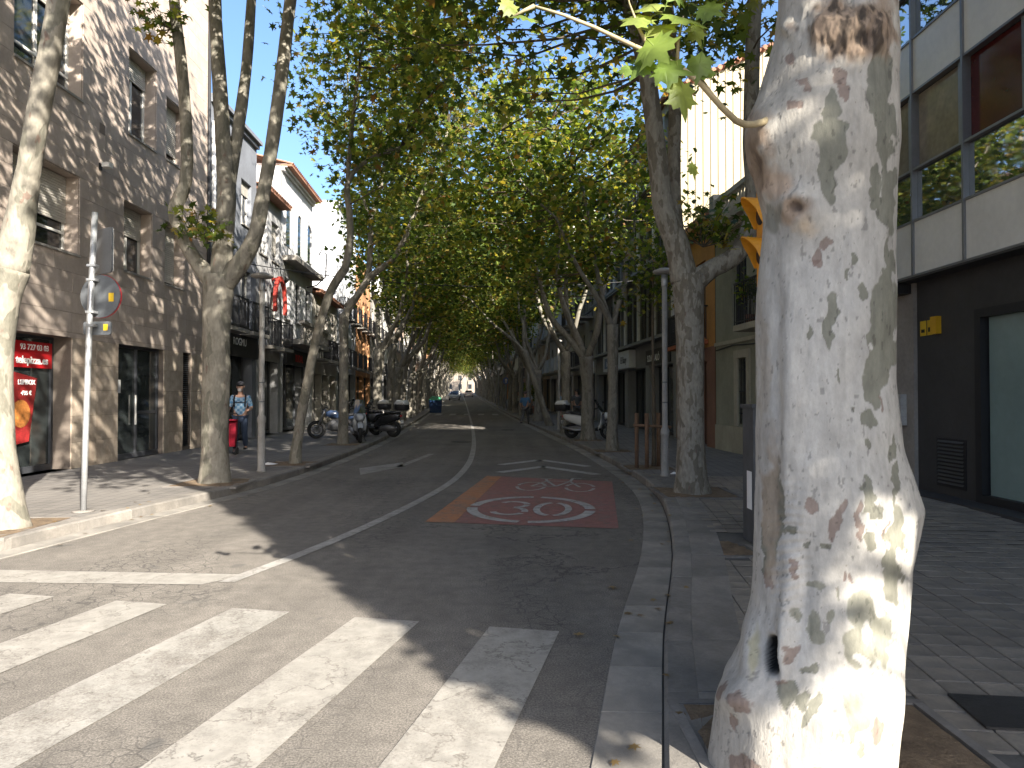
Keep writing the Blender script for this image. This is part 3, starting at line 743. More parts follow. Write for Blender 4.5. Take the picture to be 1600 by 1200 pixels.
# ---- the big foreground trunk
HY = 3.05
prof = [(1200, 1104, 1381), (1160, 1110, 1385), (1100, 1119, 1393), (1060, 1127, 1398), (1040, 1140, 1400), (1000, 1160, 1403), (940, 1175, 1407), (880, 1182, 1408), (830, 1185, 1418), (790, 1186, 1427), (760, 1186, 1418),
        (700, 1185, 1396), (600, 1183, 1388), (500, 1185, 1388), (400, 1191, 1390), (340, 1195, 1392), (300, 1190, 1393), (250, 1177, 1396), (210, 1176, 1398), (180, 1180, 1399), (150, 1194, 1400), (100, 1208, 1401), (50, 1222, 1400), (0, 1226, 1400), (-80, 1225, 1402), (-180, 1215, 1410), (-260, 1200, 1425)]
prof = [(1290, 1080, 1392), (1235, 1094, 1383)] + prof
py_ = np.array([p[0] for p in prof], float)[::-1]; pl_ = np.array([p[1] for p in prof], float)[::-1]; pr_ = np.array([p[2] for p in prof], float)[::-1]
NZ, NT_ = 620, 300
rows = np.linspace(1285, -255, NZ)
l = np.interp(rows, py_, pl_); r = np.interp(rows, py_, pr_)
ker = np.hanning(13); ker /= ker.sum()
l = np.convolve(np.pad(l, 6, 'edge'), ker, 'valid'); r = np.convolve(np.pad(r, 6, 'edge'), ker, 'valid')
cx = ((l + r) / 2 - 800) * HY / F; rad = (r - l) / 2 * HY / F * .985; zz = EYE + (HOR - rows) * HY / F
th = -np.pi / 2 + np.pi * 2 * ((np.arange(NT_) / NT_) - .5)
th = th + .45 * np.sin(th + np.pi / 2)  * -1.0          # denser towards the viewer
X = cx[:, None] + rad[:, None] * np.cos(th)[None]; Yv = HY + rad[:, None] * .96 * np.sin(th)[None]; Z = np.repeat(zz[:, None], NT_, 1)
nrm = np.stack([np.repeat(np.cos(th)[None], NZ, 0), np.repeat(np.sin(th)[None], NZ, 0)], -1)
Pv = np.stack([X, Yv, Z], -1).reshape(-1, 3)
PX = 800 + Pv[:, 0] / Pv[:, 1] * F; PYv = HOR - (Pv[:, 2] - EYE) / Pv[:, 1] * F
front = (np.sin(th) < .25)[None].repeat(NZ, 0).ravel()
disp = (fbm(Pv * np.array([3.2, 3.2, 2.0]), 3) - .5) * .055 + (fbm(Pv * np.array([22, 22, 9.]), 3) - .5) * .007
def blob(px, py, sx, sy, ang=0.0):
    a = R(ang); dx, dy = PX - px, PYv - py; u = dx * math.cos(a) + dy * math.sin(a); v = -dx * math.sin(a) + dy * math.cos(a)
    return np.where(front, np.exp(-((u / sx) ** 2 + (v / sy) ** 2)), 0)
# swellings, knots and the hollow
disp += .045 * blob(1260, 330, 34, 30) - .05 * blob(1253, 325, 12, 13) + .03 * blob(1250, 320, 22, 20)
disp += .05 * blob(1345, 55, 40, 38) - .035 * blob(1352, 62, 12, 16) + .04 * blob(1290, 40, 26, 30) + .03 * blob(1240, 40, 10, 12)
disp += .04 * blob(1195, 225, 22, 55) - .03 * blob(1190, 262, 10, 30) + .02 * blob(1205, 300, 20, 22)
disp += .03 * blob(1170, 1010, 14, 60) + .035 * blob(1222, 1020, 10, 50) - .03 * blob(1245, 880, 20, 120)
disp += .03 * blob(1238, 900, 16, 130, 8) + .022 * blob(1232, 640, 22, 260) - .020 * blob(1214, 640, 12, 260)
disp += .05 * blob(1150, 1085, 30, 26) + .03 * blob(1320, 1120, 60, 40)
disp += (fbm(Pv * np.array([34, 34, 12.]) + 2, 3) - .5) * .05 * np.clip(blob(1330, 45, 60, 46) * 2, 0, 1)
hole = np.clip(1.25 * np.exp(-(((PX - 1205) / 12.5) ** 4 + ((PYv - 1021) / 28.) ** 4)), 0, 1) * front
disp -= .075 * hole
rim = np.exp(-((np.sqrt(((PX - 1205) / 13.5) ** 2 + ((PYv - 1021) / 33.) ** 2) - 1) / .22) ** 2) * front
disp += .014 * rim
wr = np.sin((PYv * .42) + 5 * fbm(Pv * 6, 2) * 2) * blob(1232, 870, 26, 100)
disp += .004 * wr
Pv[:, 0] += nrm.reshape(-1, 2)[:, 0] * disp; Pv[:, 1] += nrm.reshape(-1, 2)[:, 1] * disp
# colour of the bark, patch by patch
W = lambda c: np.array(c, float)
nA = fbm(Pv * np.array([7, 7, 3.5]), 4); nB = fbm(Pv * np.array([26, 26, 14.]), 3); nC = fbm(Pv * np.array([70, 70, 40.]), 2); nS = fbm(Pv * np.array([40, 40, 9.]) + 5, 3)
col = W((.325, .312, .286))[None] * (0.80 + .42 * nA)[:, None] * (.88 + .24 * nB)[:, None]
warm = np.clip((420 - PYv) / 420, 0, 1) * .6 + np.clip((PYv - 1030) / 160, 0, 1) * .4
col = col * (1 - .55 * warm[:, None] * (1 - W((1.0, .86, .66)))[None])
def paint_patch(mask, c, k=1.0, edge=.05):
    global col
    m = np.clip((mask - .5) / edge + .5, 0, 1)[:, None] * k
    cc = W(c)[None] * (.78 + .45 * nB)[:, None]
    col = col * (1 - m) + cc * m
jx = (fbm(Pv * 16 + 3, 3) - .5); jy = (fbm(Pv * 16 + 31, 3) - .5)
def ell(px, py, rx, ry, ang=0.0, j=.9):
    a = R(ang); dx = PX - px + jx * j * 34; dy = PYv - py + jy * j * 34
    u = dx * math.cos(a) + dy * math.sin(a); v = -dx * math.sin(a) + dy * math.cos(a)
    return np.where(front, np.clip(1.0 - .5 * np.sqrt((u / rx) ** 2 + (v / ry) ** 2), 0, 1), 0)
OL = (.145, .142, .113); OLG = (.175, .172, .135); RB = (.15, .10, .08); BR = (.22, .155, .105); DK = (.085, .06, .045)
# free patches where no picture patch is set (back and sides)
paint_patch(np.where(front, 0, (fbm(Pv * np.array([5, 5, 2.2]) + 40, 3) > .53) * 1.0), OL, .95)
OLIVE = [(1300, 170, 13, 34, 8), (1303, 225, 25, 42), (1298, 285, 13, 40, -6), (1315, 205, 14, 18), (1377, 120, 22, 55), (1385, 200, 15, 60), (1366, 285, 11, 26), (1372, 315, 10, 14), (1390, 310, 12, 60),
         (1387, 430, 9, 60), (1384, 500, 24, 75), (1372, 560, 20, 62), (1362, 610, 15, 30), (1297, 500, 10, 44), (1350, 452, 7, 16), (1335, 400, 5, 9), (1329, 422, 4, 8), (1308, 584, 3.5, 14), (1357, 655, 11, 13), (1262, 520, 5, 12),
         (1352, 770, 8, 34), (1362, 800, 9, 14), (1388, 700, 6, 26, 8), (1395, 760, 5, 40, 4), (1401, 830, 14, 50), (1388, 870, 12, 34), (1396, 900, 12, 40), (1233, 823, 11, 9), (1260, 853, 8, 5), (1287, 855, 9, 6), (1358, 845, 6, 14),
         (1347, 690, 3, 8), (1330, 640, 2.5, 5), (1352, 615, 3, 4), (1226, 1082, 15, 22), (1262, 1108, 8, 34, 30), (1262, 1047, 14, 7), (1210, 800, 12, 80), (1200, 860, 10, 40), (1250, 1090, 10, 12)]
for p in OLIVE: paint_patch(ell(*p), OL, .96, .035)
for p in [(1352, 955, 26, 38), (1340, 1015, 24, 34), (1335, 1100, 26, 34), (1375, 985, 14, 60), (1322, 1140, 8, 22), (1344, 1165, 6, 18), (1272, 910, 17, 9), (1270, 968, 9, 14), (1243, 962, 6, 14), (1272, 992, 13, 13), (1300, 965, 7, 12), (1308, 930, 3, 16), (1262, 980, 5, 10)]:
    paint_patch(ell(*p), OLG, .9, .05)
for p in [(1372, 940, 10, 24), (1352, 985, 8, 14), (1345, 1055, 12, 22, 25), (1366, 930, 8, 8), (1398, 520, 4, 14), (1360, 545, 4, 7), (1345, 1030, 14, 8), (1404, 870, 5, 12), (1383, 790, 5, 7), (1385, 855, 5, 6)]:
    paint_patch(ell(*p, 0, .5) if len(p) == 4 else ell(*p[:4], p[4], .5), (.36, .345, .315), .95, .05)
for p in [(1268, 792, 10, 11), (1307, 815, 7, 34, 18), (1343, 815, 6, 30, -8), (1283, 398, 7, 14, 10), (1294, 378, 9, 10, -30), (1284, 410, 7, 10), (1313, 115, 9, 14), (1320, 138, 7, 14, -25), (1243, 885, 4.5, 15), (1318, 898, 4, 8, 15), (1328, 900, 2.5, 10),
          (1235, 1022, 8, 10, 20), (1218, 1062, 8, 5), (1134, 1073, 7, 14, 15), (1160, 1092, 14, 22, 20), (1368, 1140, 8, 24, 10), (1380, 830, 2.5, 22), (1376, 630, 2.5, 14), (1257, 125, 10, 7), (1240, 90, 9, 12), (1248, 165, 14, 10), (1145, 1125, 5, 12, -30), (1200, 905, 5, 22), (1160, 1190, 24, 12), (1275, 1195, 12, 4)]:
    paint_patch(ell(*p), RB, .75, .04)
paint_patch(ell(1206, 800, 10, 120), (.24, .195, .15), .8, .3); paint_patch(ell(1192, 560, 9, 110), (.27, .24, .20), .7, .3)
# brown bark round knots, top burr
paint_patch(ell(1330, 45, 62, 46, 0, 1.4), BR, .9, .2); paint_patch(ell(1380, 20, 24, 60, 0, 1.4), BR, .7, .3); paint_patch(ell(1187, 240, 22, 75, 0, 1.2), BR, .85, .3)
paint_patch(ell(1193, 262, 9, 42, 0, 1.), DK, .8, .4); paint_patch(ell(1215, 285, 26, 22, 0, 1.2), (.33, .24, .17), .8, .4)
paint_patch(ell(1250, 327, 22, 22, 0, .8), BR, .85, .3); paint_patch(ell(1253, 325, 9, 10, 0, .5), DK, .9, .3); paint_patch(ell(1215, 345, 18, 24, 10, 1.), OL, .7, .2)
paint_patch(ell(1352, 60, 13, 17, 0, .8), DK, .75, .4); paint_patch(ell(1243, 38, 8, 9), DK, .7, .3); paint_patch(ell(1290, 42, 8, 9), DK, .6, .3)
bur = np.clip((ell(1330, 45, 66, 50, 0, 1.4) - .5) / .1, 0, 1); rg = fbm(Pv * np.array([46, 46, 16.]) + 2, 3); col *= (1 - .75 * bur * np.clip((rg - .42) * 5, 0, 1))[:, None]
paint_patch(ell(1262, 360, 10, 12, 0, .8), (.42, .30, .18), .5, .6)
paint_patch(ell(1181, 1015, 5, 38, 4, .4), (.28, .255, .15), .7, .3)
col *= (1 - .965 * np.clip(hole * 3 - .6, 0, 1))[:, None]                                     # shade inside the hollow put into the bark colour
spk = (nC > .70) & (fbm(Pv * 30 + 9, 2) > .52); col[spk] *= .66
fib = 1 - .13 * np.clip(nS - .45, 0, 1) * 4; col *= fib[:, None]
idx = np.arange(NZ * NT_).reshape(NZ, NT_); a = idx[:-1]; b = idx[1:]
quads = np.stack([a, np.roll(a, -1, 1), np.roll(b, -1, 1), b], -1).reshape(-1)
me = np_mesh('trunk', Pv - np.array([1.33, HY, 0]), quads, np.full((NZ - 1) * NT_, 4), None, True)
at_ = me.attributes.new('bark_colour', 'FLOAT_COLOR', 'POINT'); at_.data.foreach_set('color', np.concatenate([np.clip(col, .01, .9), np.ones((len(col), 1))], 1).astype(np.float32).ravel())
t = NT('mottled_bark'); A = t.n('Attribute'); A.attribute_name = 'bark_colour'
v = t.coord((1, 1, .5)); fine = t.noise(v, 60, 5, .65); fine2 = t.noise(t.coord((1, 1, .22)), 38, 4, .6)
c = t.mix(1.0, A.outputs['Color'], t.ramp(fine, [(.25, .84), (.7, 1.08)]), 'MULTIPLY')
c = t.mix(t.ramp(t.noise(v, 95, 2, .5), [(.70, 0), (.76, .6)]), c, (.16, .13, .10))
t.l(c, t.b.inputs['Base Color']); t.b.inputs['Roughness'].default_value = .82; t.b.inputs['Specular IOR Level'].default_value = .3
lum = t.n('RGBToBW'); t.l(A.outputs['Color'], lum.inputs[0])
h1 = t.n('Math', operation='MULTIPLY_ADD'); h1.inputs[1].default_value = .25; t.l(fine, h1.inputs[0]); t.l(lum.outputs[0], h1.inputs[2])
h2 = t.n('Math', operation='MULTIPLY_ADD'); h2.inputs[1].default_value = .3; t.l(fine2, h2.inputs[0]); t.l(h1.outputs[0], h2.inputs[2])
t.bump(h2.outputs[0], .75, .012)
hero = thing('plane_tree', 'huge mottled white plane trunk with a dark hollow in the foreground', 'tree', (1.33, HY, 0))
link('trunk', me, hero, mat=t.m)
top = (((1200 + 1425) / 2 - 800) * HY / F - 1.33, 0, EYE + (HOR + 240) * HY / F)
nodes = []
for i, (tp, r0) in enumerate((((-2.0, 1.3, 7.6), .19), ((.4, -1.4, 7.8), .17), ((1.2, 1.2, 8.0), .18), ((-1.2, -1.2, 8.2), .15))):
    p = limb_path((top[0], top[1], top[2] - .25), tp, .2, 5, 70 + i)
    mb, q = rough_tube(p, [r0 * 1.15, r0, r0 * .85, r0 * .7, r0 * .55, r0 * .35], 12, .06, 0, i, 3); mb.build('limb', M_BARK_PALE, hero, fix=False); nodes += q[5:]
cen = crown_centers((-.5, .3, 9.0), (4.4, 4.3, 3.6), 260, 61, 6.0, .2, .6)
branches('branches', nodes, cen[::2], hero, 9)
tag(link('crown', leaf_cloud('crown', cen, 36, (.40, .40, .34), .20, STAR, seed=77), hero), kind='stuff')
# the low leafy branch across the top: every leaf its own part
M_SHOOT = mat('young_shoot', (.27, .22, .13), .7, .2, 8)
def hpt(px, py, Y):
    q = at(px, py, Y); return (q[0] - 1.33, q[1] - HY, q[2])
BP = [(1215, 178, 2.98), (1195, 188, 2.90), (1180, 192, 2.86), (1166, 192, 2.83), (1152, 186, 2.80), (1130, 165, 2.75), (1095, 125, 2.7), (1060, 98, 2.66), (1020, 80, 2.62), (980, 62, 2.58), (930, 38, 2.55), (880, 18, 2.52), (835, 4, 2.5)]
br = MB().tube([hpt(*p) for p in BP], [.016, .015, .0145, .014, .013, .012, .011, .0105, .009, .008, .007, .006, .004], 8).build('low_branch', M_SHOOT, hero, fix=False)
for tw in ([(1130, 165, 2.75), (1112, 140, 2.74), (1098, 118, 2.72)], [(1020, 80, 2.62), (1000, 40, 2.6), (985, 0, 2.58), (976, -40, 2.56)], [(1060, 98, 2.66), (1062, 60, 2.64), (1070, 20, 2.62)], [(835, 4, 2.5), (818, 12, 2.5), (800, 22, 2.5)], [(1050, 92, 2.65), (1040, 125, 2.63)]):
    MB().tube([hpt(*p) for p in tw], [.008, .006, .003, .002][:len(tw)], 6).build('low_branch', M_SHOOT, hero, fix=False)
PL = [(0, -.48), (.07, -.40), (.16, -.28), (.34, -.34), (.30, -.22), (.52, -.12), (.36, -.04), (.40, .10), (.56, .20), (.34, .22), (.30, .34), (.14, .30), (.10, .46), (0, .68), (-.10, .46), (-.14, .30), (-.30, .34), (-.34, .22), (-.56, .20), (-.40, .10), (-.36, -.04), (-.52, -.12), (-.30, -.22), (-.34, -.34), (-.16, -.28), (-.07, -.40)]
def plane_leaf_mesh():
    mb = MB(); n = len(PL)
    f = lambda x, y: -.16 * abs(x) ** 1.3 - .10 * y * y + .03 * math.sin(9 * x + 3 * y)
    vs = [(0, -.05, .02)] + [(x, y, f(x, y)) for x, y in PL] + [(x * .5, y * .5 - .02, f(x * .5, y * .5) + .012) for x, y in PL]
    fs = [(0, 1 + n + i, 1 + n + (i + 1) % n) for i in range(n)] + [(1 + n + i, 1 + i, 1 + (i + 1) % n, 1 + n + (i + 1) % n) for i in range(n)]
    mb.add(vs, fs, True); mb.tube([(0, -.05, .015), (0, -.48, f(0, -.48)), (0, -.85, -.02)], [.012, .012, .009], 4)
    return mb.mesh('leaf', M_LEAF_BIG, False)
plm = plane_leaf_mesh()
LEAVES = [(1070, 25, 2.60, .20, 200), (1025, 70, 2.55, .17, 215), (1045, 105, 2.6, .16, 250), (1068, 145, 2.62, .155, 190), (1095, 98, 2.68, .12, 170), (1005, 100, 2.6, .12, 150), (985, 105, 2.62, .09, 160), (1035, 40, 2.62, .15, 60),
          (1000, 25, 2.58, .14, 130), (1110, 10, 2.66, .12, 230), (1090, 45, 2.68, .10, 200), (820, 22, 2.5, .10, 160), (795, 5, 2.5, .09, 220), (1105, 112, 2.7, .09, 100), (1020, 5, 2.6, .15, 20), (1055, -25, 2.6, .16, 330), (970, -30, 2.56, .15, 10), (1085, 262, 2.85, .075, 185), (1120, -20, 2.68, .15, 300)]
for i, (px, py, Y, s, a) in enumerate(LEAVES):
    o = link('leaf', plm, hero, hpt(px, py, Y)); o.scale = (s, s, s)
    o.rotation_euler = (R(62 + random.uniform(-30, 30)), R(random.uniform(-28, 28)), R(a))
    o.rotation_mode = 'XYZ'
    o.rotation_euler = (Matrix.Rotation(R(random.uniform(-40, 40)), 3, 'Z') @ Matrix.Rotation(R(60 + random.uniform(-25, 30)), 3, 'X') @ Matrix.Rotation(R(a), 3, 'Z')).to_euler()
# unseen tree added behind the viewer, crown shaped to shade trunk and road
sh = tag(empty('plane_tree', (5.51, -2.6, .03)), 'unseen plane tree added behind the viewer to shade the white trunk', 'tree')
mb, Q = rough_tube([(0, 0, -.05), (.02, 0, 1.5), (-.05, -.03, 3.4), (-.45, -.25, 5.4), (-.45, -.28, 8.5)], [.15, .14, .13, .09, .05], 12, .05, .3, 3); mb.build('trunk', M_BARK, sh, fix=False)
g_ = np.random.default_rng(71); nA_, nB_ = 170, 300
tt = np.concatenate([g_.uniform(5.8, 8.2, nA_), g_.uniform(5.6, 8.4, nB_)]); nn_ = np.concatenate([g_.uniform(2.00, 2.44, nA_), g_.uniform(2.62, 3.35, nB_)]); kk = np.concatenate([g_.uniform(.50, 6.6, nA_), g_.uniform(1.10, 6.6, nB_)])
up_ = g_.uniform(0, 1, len(tt)) < .2; kk[up_] = g_.uniform(3.6, 6.6, up_.sum()); nn_[up_] = g_.uniform(2.03, 3.3, up_.sum())
cen = np.stack([1.33 + .53 * tt + .848 * (nn_ - 2.75) - 5.51, 3.05 - .848 * tt + .53 * (nn_ - 2.75) + 2.6, .53 * tt + kk], 1)  # clumps laid out along the sun direction to shape the cast shade
branches('branches', Q[8:], cen[::2], sh, 4); tag(link('crown', leaf_cloud('crown', cen, 44, (.075, .075, .11), .17, STAR, seed=8), sh), kind='stuff')
# staked sapling
M_STAKE = mat('stake_wood', (.17, .10, .06), .85, .3, 6, .3, 60)
sp = tag(empty('sapling', (2.86, 14.6, zr(14.6))), 'thin sapling tied between wooden stakes near the lamp post', 'tree')
mb, Q = rough_tube([(.05, 0, -.05), (.06, 0, 1.2), (.04, 0, 2.6), (.06, .02, 4.2)], [.045, .036, .03, .018], 8, .05, .2, 2); mb.build('trunk', M_TWIG, sp, fix=False)
cen = crown_centers((.05, 0, 4.0), (.75, .75, 1.2), 34, 3, 2.6, .1, .5); branches('branches', Q[8:], cen, sp, 5, .008); tag(link('crown', leaf_cloud('crown', cen, 16, (.16, .16, .16), .14, STAR, seed=5), sp), kind='stuff')
st = tag(empty('tree_stakes', (2.62, 14.5, zr(14.5))), 'wooden stakes and crossbar holding the sapling', 'stakes')
for dx, dy in ((-.08, -.02), (.10, -.16), (.42, .25)): MB().tube([(dx, dy, -.05), (dx, dy, 1.12)], .042, 10).build('stake', M_STAKE, st)
MB().tube([(-.16, -.13, .88), (.60, -.13, .84)], .028, 8).build('crossbar', M_STAKE, st)
# ------------------------------------------------------------------ buildings
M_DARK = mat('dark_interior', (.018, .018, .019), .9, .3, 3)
M_GLASS = glass('window_glass'); M_GLASS2 = glass('shop_glass', (.03, .036, .036), .03)
M_WHITE = mat('white_frame', (.62, .60, .56), .5, .15, 4)
M_FRAME = mat('dark_frame', (.05, .053, .06), .45, .2, 4)
M_IRONR = mat('railing_iron', (.03, .03, .032), .55, .2, 6, metal=.3)
M_SHUT = mat('roller_shutter', (.50, .47, .42), .6, .18, 5)
M_SLATD = mat('dark_slat', (.075, .073, .07), .6, .2, 5)
M_ROOF = mat('roof_tile', (.24, .115, .07), .85, .35, 6, .3, 50)
M_STONE = mat('balcony_stone', (.27, .25, .22), .85, .3, 4, .2, 50)
M_CURT = mat('curtain', (.55, .53, .48), .9, .15, 3)

class Fac:
    def __init__(s, side, y0, y1, h, label, name='building', off=0.0, depth=9.0, cat='building', base=None):
        fx = LF if side == 'L' else RF
        s.side = side; a = Vector((fx(y0), y0)); b = Vector((fx(y1), y1)); s.U = (b - a).normalized(); s.L = (b - a).length
        s.D = Vector((s.U.y, -s.U.x)) if side == 'L' else Vector((-s.U.y, s.U.x))
        a = a + s.D * off; s.h = h; s.depth = depth
        s.z = (zl if side == 'L' else zr)((y0 + y1) / 2) - .02 if base is None else base
        s.root = thing(name, label, cat, (a.x, a.y, s.z)); s.b = ((s.U.x, s.U.y), (s.D.x, s.D.y))
    def mb(s): return MB(s.b)
    def box(s, name, m, u0, u1, d0, d1, z0, z1, parent=None): return s.mb().box(u0, u1, d0, d1, z0, z1).build(name, m, parent or s.root)
    def wall(s, m, ops, u0=0, u1=None, z0=0, z1=None, rec=.22, name='wall', d=0.0):
        u1 = s.L if u1 is None else u1; z1 = s.h if z1 is None else z1
        us = sorted({u0, u1, *[o[0] for o in ops], *[o[1] for o in ops]}); zs_ = sorted({z0, z1, *[o[2] for o in ops], *[o[3] for o in ops]})
        us = [u for u in us if u0 <= u <= u1]; zs_ = [z for z in zs_ if z0 <= z <= z1]; q = s.mb()
        for a, b in zip(us[:-1], us[1:]):
            for c, e in zip(zs_[:-1], zs_[1:]):
                mu, mz = (a + b) / 2, (c + e) / 2
                if any(o[0] < mu < o[1] and o[2] < mz < o[3] for o in ops): continue
                q.quad((a, d, c), (b, d, c), (b, d, e), (a, d, e))
        for o in ops:
            A, B, Cc, E = o[:4]; k = d - (o[4] if len(o) > 4 else rec)
            q.quad((A, d, Cc), (A, k, Cc), (A, k, E), (A, d, E)); q.quad((B, d, Cc), (B, k, Cc), (B, k, E), (B, d, E))
            q.quad((A, d, E), (A, k, E), (B, k, E), (B, d, E)); q.quad((A, d, Cc), (A, k, Cc), (B, k, Cc), (B, d, Cc))
        return q.build(name, m, s.root)
    def body(s, m, h=None, d=-.02, u0=0, u1=None):
        """the mass behind the facade: side, back and roof"""
        u1 = s.L if u1 is None else u1; h = h or s.h; q = s.mb(); e = -s.depth
        q.quad((u0, d, 0), (u0, e, 0), (u0, e, h), (u0, d, h)); q.quad((u1, d, 0), (u1, e, 0), (u1, e, h), (u1, d, h))
        q.quad((u0, d, h), (u1, d, h), (u1, e, h), (u0, e, h)); q.quad((u0, e, 0), (u1, e, 0), (u1, e, h), (u0, e, h))
        q.build('side_walls', m, s.root)
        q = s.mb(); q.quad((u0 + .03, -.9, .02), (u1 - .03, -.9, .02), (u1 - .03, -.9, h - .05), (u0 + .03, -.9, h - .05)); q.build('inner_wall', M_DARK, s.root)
    def window(s, u0, u1, z0, z1, rec=.22, fm=M_WHITE, mull=1, shut=0.0, curtain=False, gm=None, sill=True, bar=.055):
        k = -rec; q = s.mb()
        q.box(u0 + .002, u0 + bar, k, k + .06, z0 + .002, z1 - .002); q.box(u1 - bar, u1 - .002, k, k + .06, z0 + .002, z1 - .002)
        q.box(u0 + bar, u1 - bar, k, k + .058, z0 + .002, z0 + bar); q.box(u0 + bar, u1 - bar, k, k + .058, z1 - bar, z1 - .002)
        for i in range(mull):
            c = u0 + (u1 - u0) * (i + 1) / (mull + 1); q.box(c - bar * .6, c + bar * .6, k, k + .055, z0 + bar, z1 - bar)
        w = q.build('window', fm, s.root)
        for i in range(mull + 1):
            a = u0 + (u1 - u0) * i / (mull + 1); b = u0 + (u1 - u0) * (i + 1) / (mull + 1)
            s.mb().box(a + bar * .7, b - bar * .7, k + .012, k + .024, z0 + bar * .8, z1 - bar * .8).build('pane', gm or M_GLASS, w)
        if shut > 0:
            q = s.mb(); zt = z1 - .01; zb = z1 - (z1 - z0) * shut; z = zt
            while z - .052 > zb:
                q.add([(u0 + .02, k + .075, z), (u1 - .02, k + .075, z), (u1 - .02, k + .092, z - .012), (u0 + .02, k + .092, z - .012), (u0 + .02, k + .088, z - .044), (u1 - .02, k + .088, z - .044), (u1 - .02, k + .07, z - .052), (u0 + .02, k + .07, z - .052)],
                      [(0, 1, 2, 3), (3, 2, 5, 4), (4, 5, 6, 7)]); z -= .052
            tag(q.build('roller_shutter', M_SHUT, w), kind='stuff')
        if sill: s.mb().box(u0 - .03, u1 + .03, k + .061, .05, z0 - .05, z0 - .003).build('sill', M_STONE, w)
        return w
    def balcony(s, u0, u1, z, proj=.5, h=.98, m=None, solid=None, slab=.12):
        b = s.mb().box(u0, u1, .004, proj, z - slab, z).build('balcony', m or M_STONE, s.root)
        if solid:
            q = s.mb(); q.box(u0, u1, proj - .05, proj + .003, z + .002, z + h); q.box(u0, u0 + .05, .004, proj - .05, z + .002, z + h); q.box(u1 - .05, u1, .004, proj - .05, z + .002, z + h); q.build('parapet', solid, b)
        else:
            q = s.mb(); q.box(u0 + .02, u1 - .02, proj - .05, proj - .015, z + h - .04, z + h); q.box(u0 + .02, u1 - .02, proj - .045, proj - .02, z + .06, z + .085)
            for e in (u0 + .035, u1 - .035): q.box(e - .015, e + .015, .01, proj - .05, z + h - .04, z + h)
            n = int((u1 - u0) / .11)
            for i in range(n + 1):
                c = u0 + .035 + (u1 - u0 - .07) * i / n; q.box(c - .009, c + .009, proj - .042, proj - .024, z, z + h - .04)
            for i in range(int(proj / .11)):
                for e in (u0 + .035, u1 - .035): q.box(e - .008, e + .008, .05 + i * .11, .066 + i * .11, z, z + h - .04)
            q.build('railing', M_IRONR, b)
        return b
    def text(s, body, size, m, u, z, d=.012, parent=None, **k):
        p = (s.U.x * u + s.D.x * d, s.U.y * u + s.D.y * d, z); U = s.U if s.side == 'L' else -s.U
        return text_on('lettering', body, size, m, parent or s.root, p, U, **k)
    def cornice(s, m, z, proj=.25, t=.22, u0=0, u1=None):
        u1 = s.L if u1 is None else u1
        s.mb().box(u0 + .003, u1 - .003, .003, proj * .5, z - t, z - t * .5).box(u0 + .003, u1 - .003, .003, proj, z - t * .5 + .001, z).build('cornice', m, s.root)
    def tiles_eave(s, z, proj=.45, u0=0, u1=None, back=2.5, rise=.7):
        u1 = s.L if u1 is None else u1; q = s.mb(); u = u0
        while u < u1 - .02:
            n = 5; 
            ring = lambda d, zz: [(u + .11 + .1 * math.cos(math.pi * i / n), d, zz + .075 * math.sin(math.pi * i / n)) for i in range(n + 1)]
            a = ring(proj, z); b = ring(-back, z + rise); q.add(a + b, [(i, i + 1, n + 2 + i, n + 1 + i) for i in range(n)], True)
            u += .22
        q.box(u0, u1, -back, proj - .04, z - .09, z - .003)
        return tag(q.build('roof_tiles', M_ROOF, s.root), kind='stuff')

def shopfront(f, u0, u1, z1, fm=M_FRAME, n=2, rec=.35, gm=None):
    """glazed ground-floor opening: frame bars with panes"""
    k = -rec; q = f.mb(); b = .06
    q.box(u0, u1, k, k + .08, z1 - b, z1 - .002).box(u0, u1, k, k + .08, .02, .14)
    for i in range(n + 1):
        c = u0 + (u1 - u0) * i / n; c = min(max(c, u0 + b / 2), u1 - b / 2); q.box(c - b / 2, c + b / 2, k, k + .078, .141, z1 - b - .001)
    w = q.build('shop_window', fm, f.root)
    for i in range(n):
        a = u0 + (u1 - u0) * i / n; c = u0 + (u1 - u0) * (i + 1) / n
        f.mb().box(a + b * .5, c - b * .5, k + .02, k + .032, .13, z1 - b).build('pane', gm or M_GLASS2, w)
    return w

# ---- beige stone apartment block (left, near)
M_CLAD = mat('stone_cladding', (.385, .32, .27), .82, .2, 1.6, .12, 120, rnd=.075, dirt=(.29, .235, .195))
M_CLADJ = mat('cladding_joint', (.14, .115, .095), .9, .2, 5)
M_TRAV = mat('travertine', (.40, .335, .265), .8, .3, 5, .35, 45, rnd=.09, dirt=(.24, .17, .12))
A = Fac('L', 3.0, 20.7, 13.4, 'beige stone-clad apartment block with roller shutters and a pizza shop', 'apartment_building', depth=12)
def uL(px, X=-8.83): return (-X * F / (800 - px)) - 3.0
C0 = 2.75; CH = .4
wins = [(uL(14), uL(121), 4.35, 5.95), (uL(191), uL(236), 4.35, 5.95), (uL(256), uL(287), 4.35, 5.95), (uL(14), uL(124), 7.55, 9.35), (uL(197), uL(241), 7.55, 9.35), (uL(257), uL(288), 7.55, 9.15),
        (uL(-230), uL(-130), 4.35, 5.95), (uL(-230), uL(-130), 7.55, 9.35)]
wins = [(a, b, c, 9.55 if e > 9.2 else e, .34) for a, b, c, e in wins]
shop = [(uL(-90), uL(111), .02, C0 - .1, .45), (uL(184), uL(256), .02, C0 - .1, .22), (uL(286), uL(299), .12, C0 - .1, .12)]
A.wall(M_CLADJ, wins + shop, rec=.34); A.body(M_CLADJ)
rows_ = [(C0 + CH * i, C0 + CH * (i + 1)) for i in range(int((13.4 - C0) / CH))]
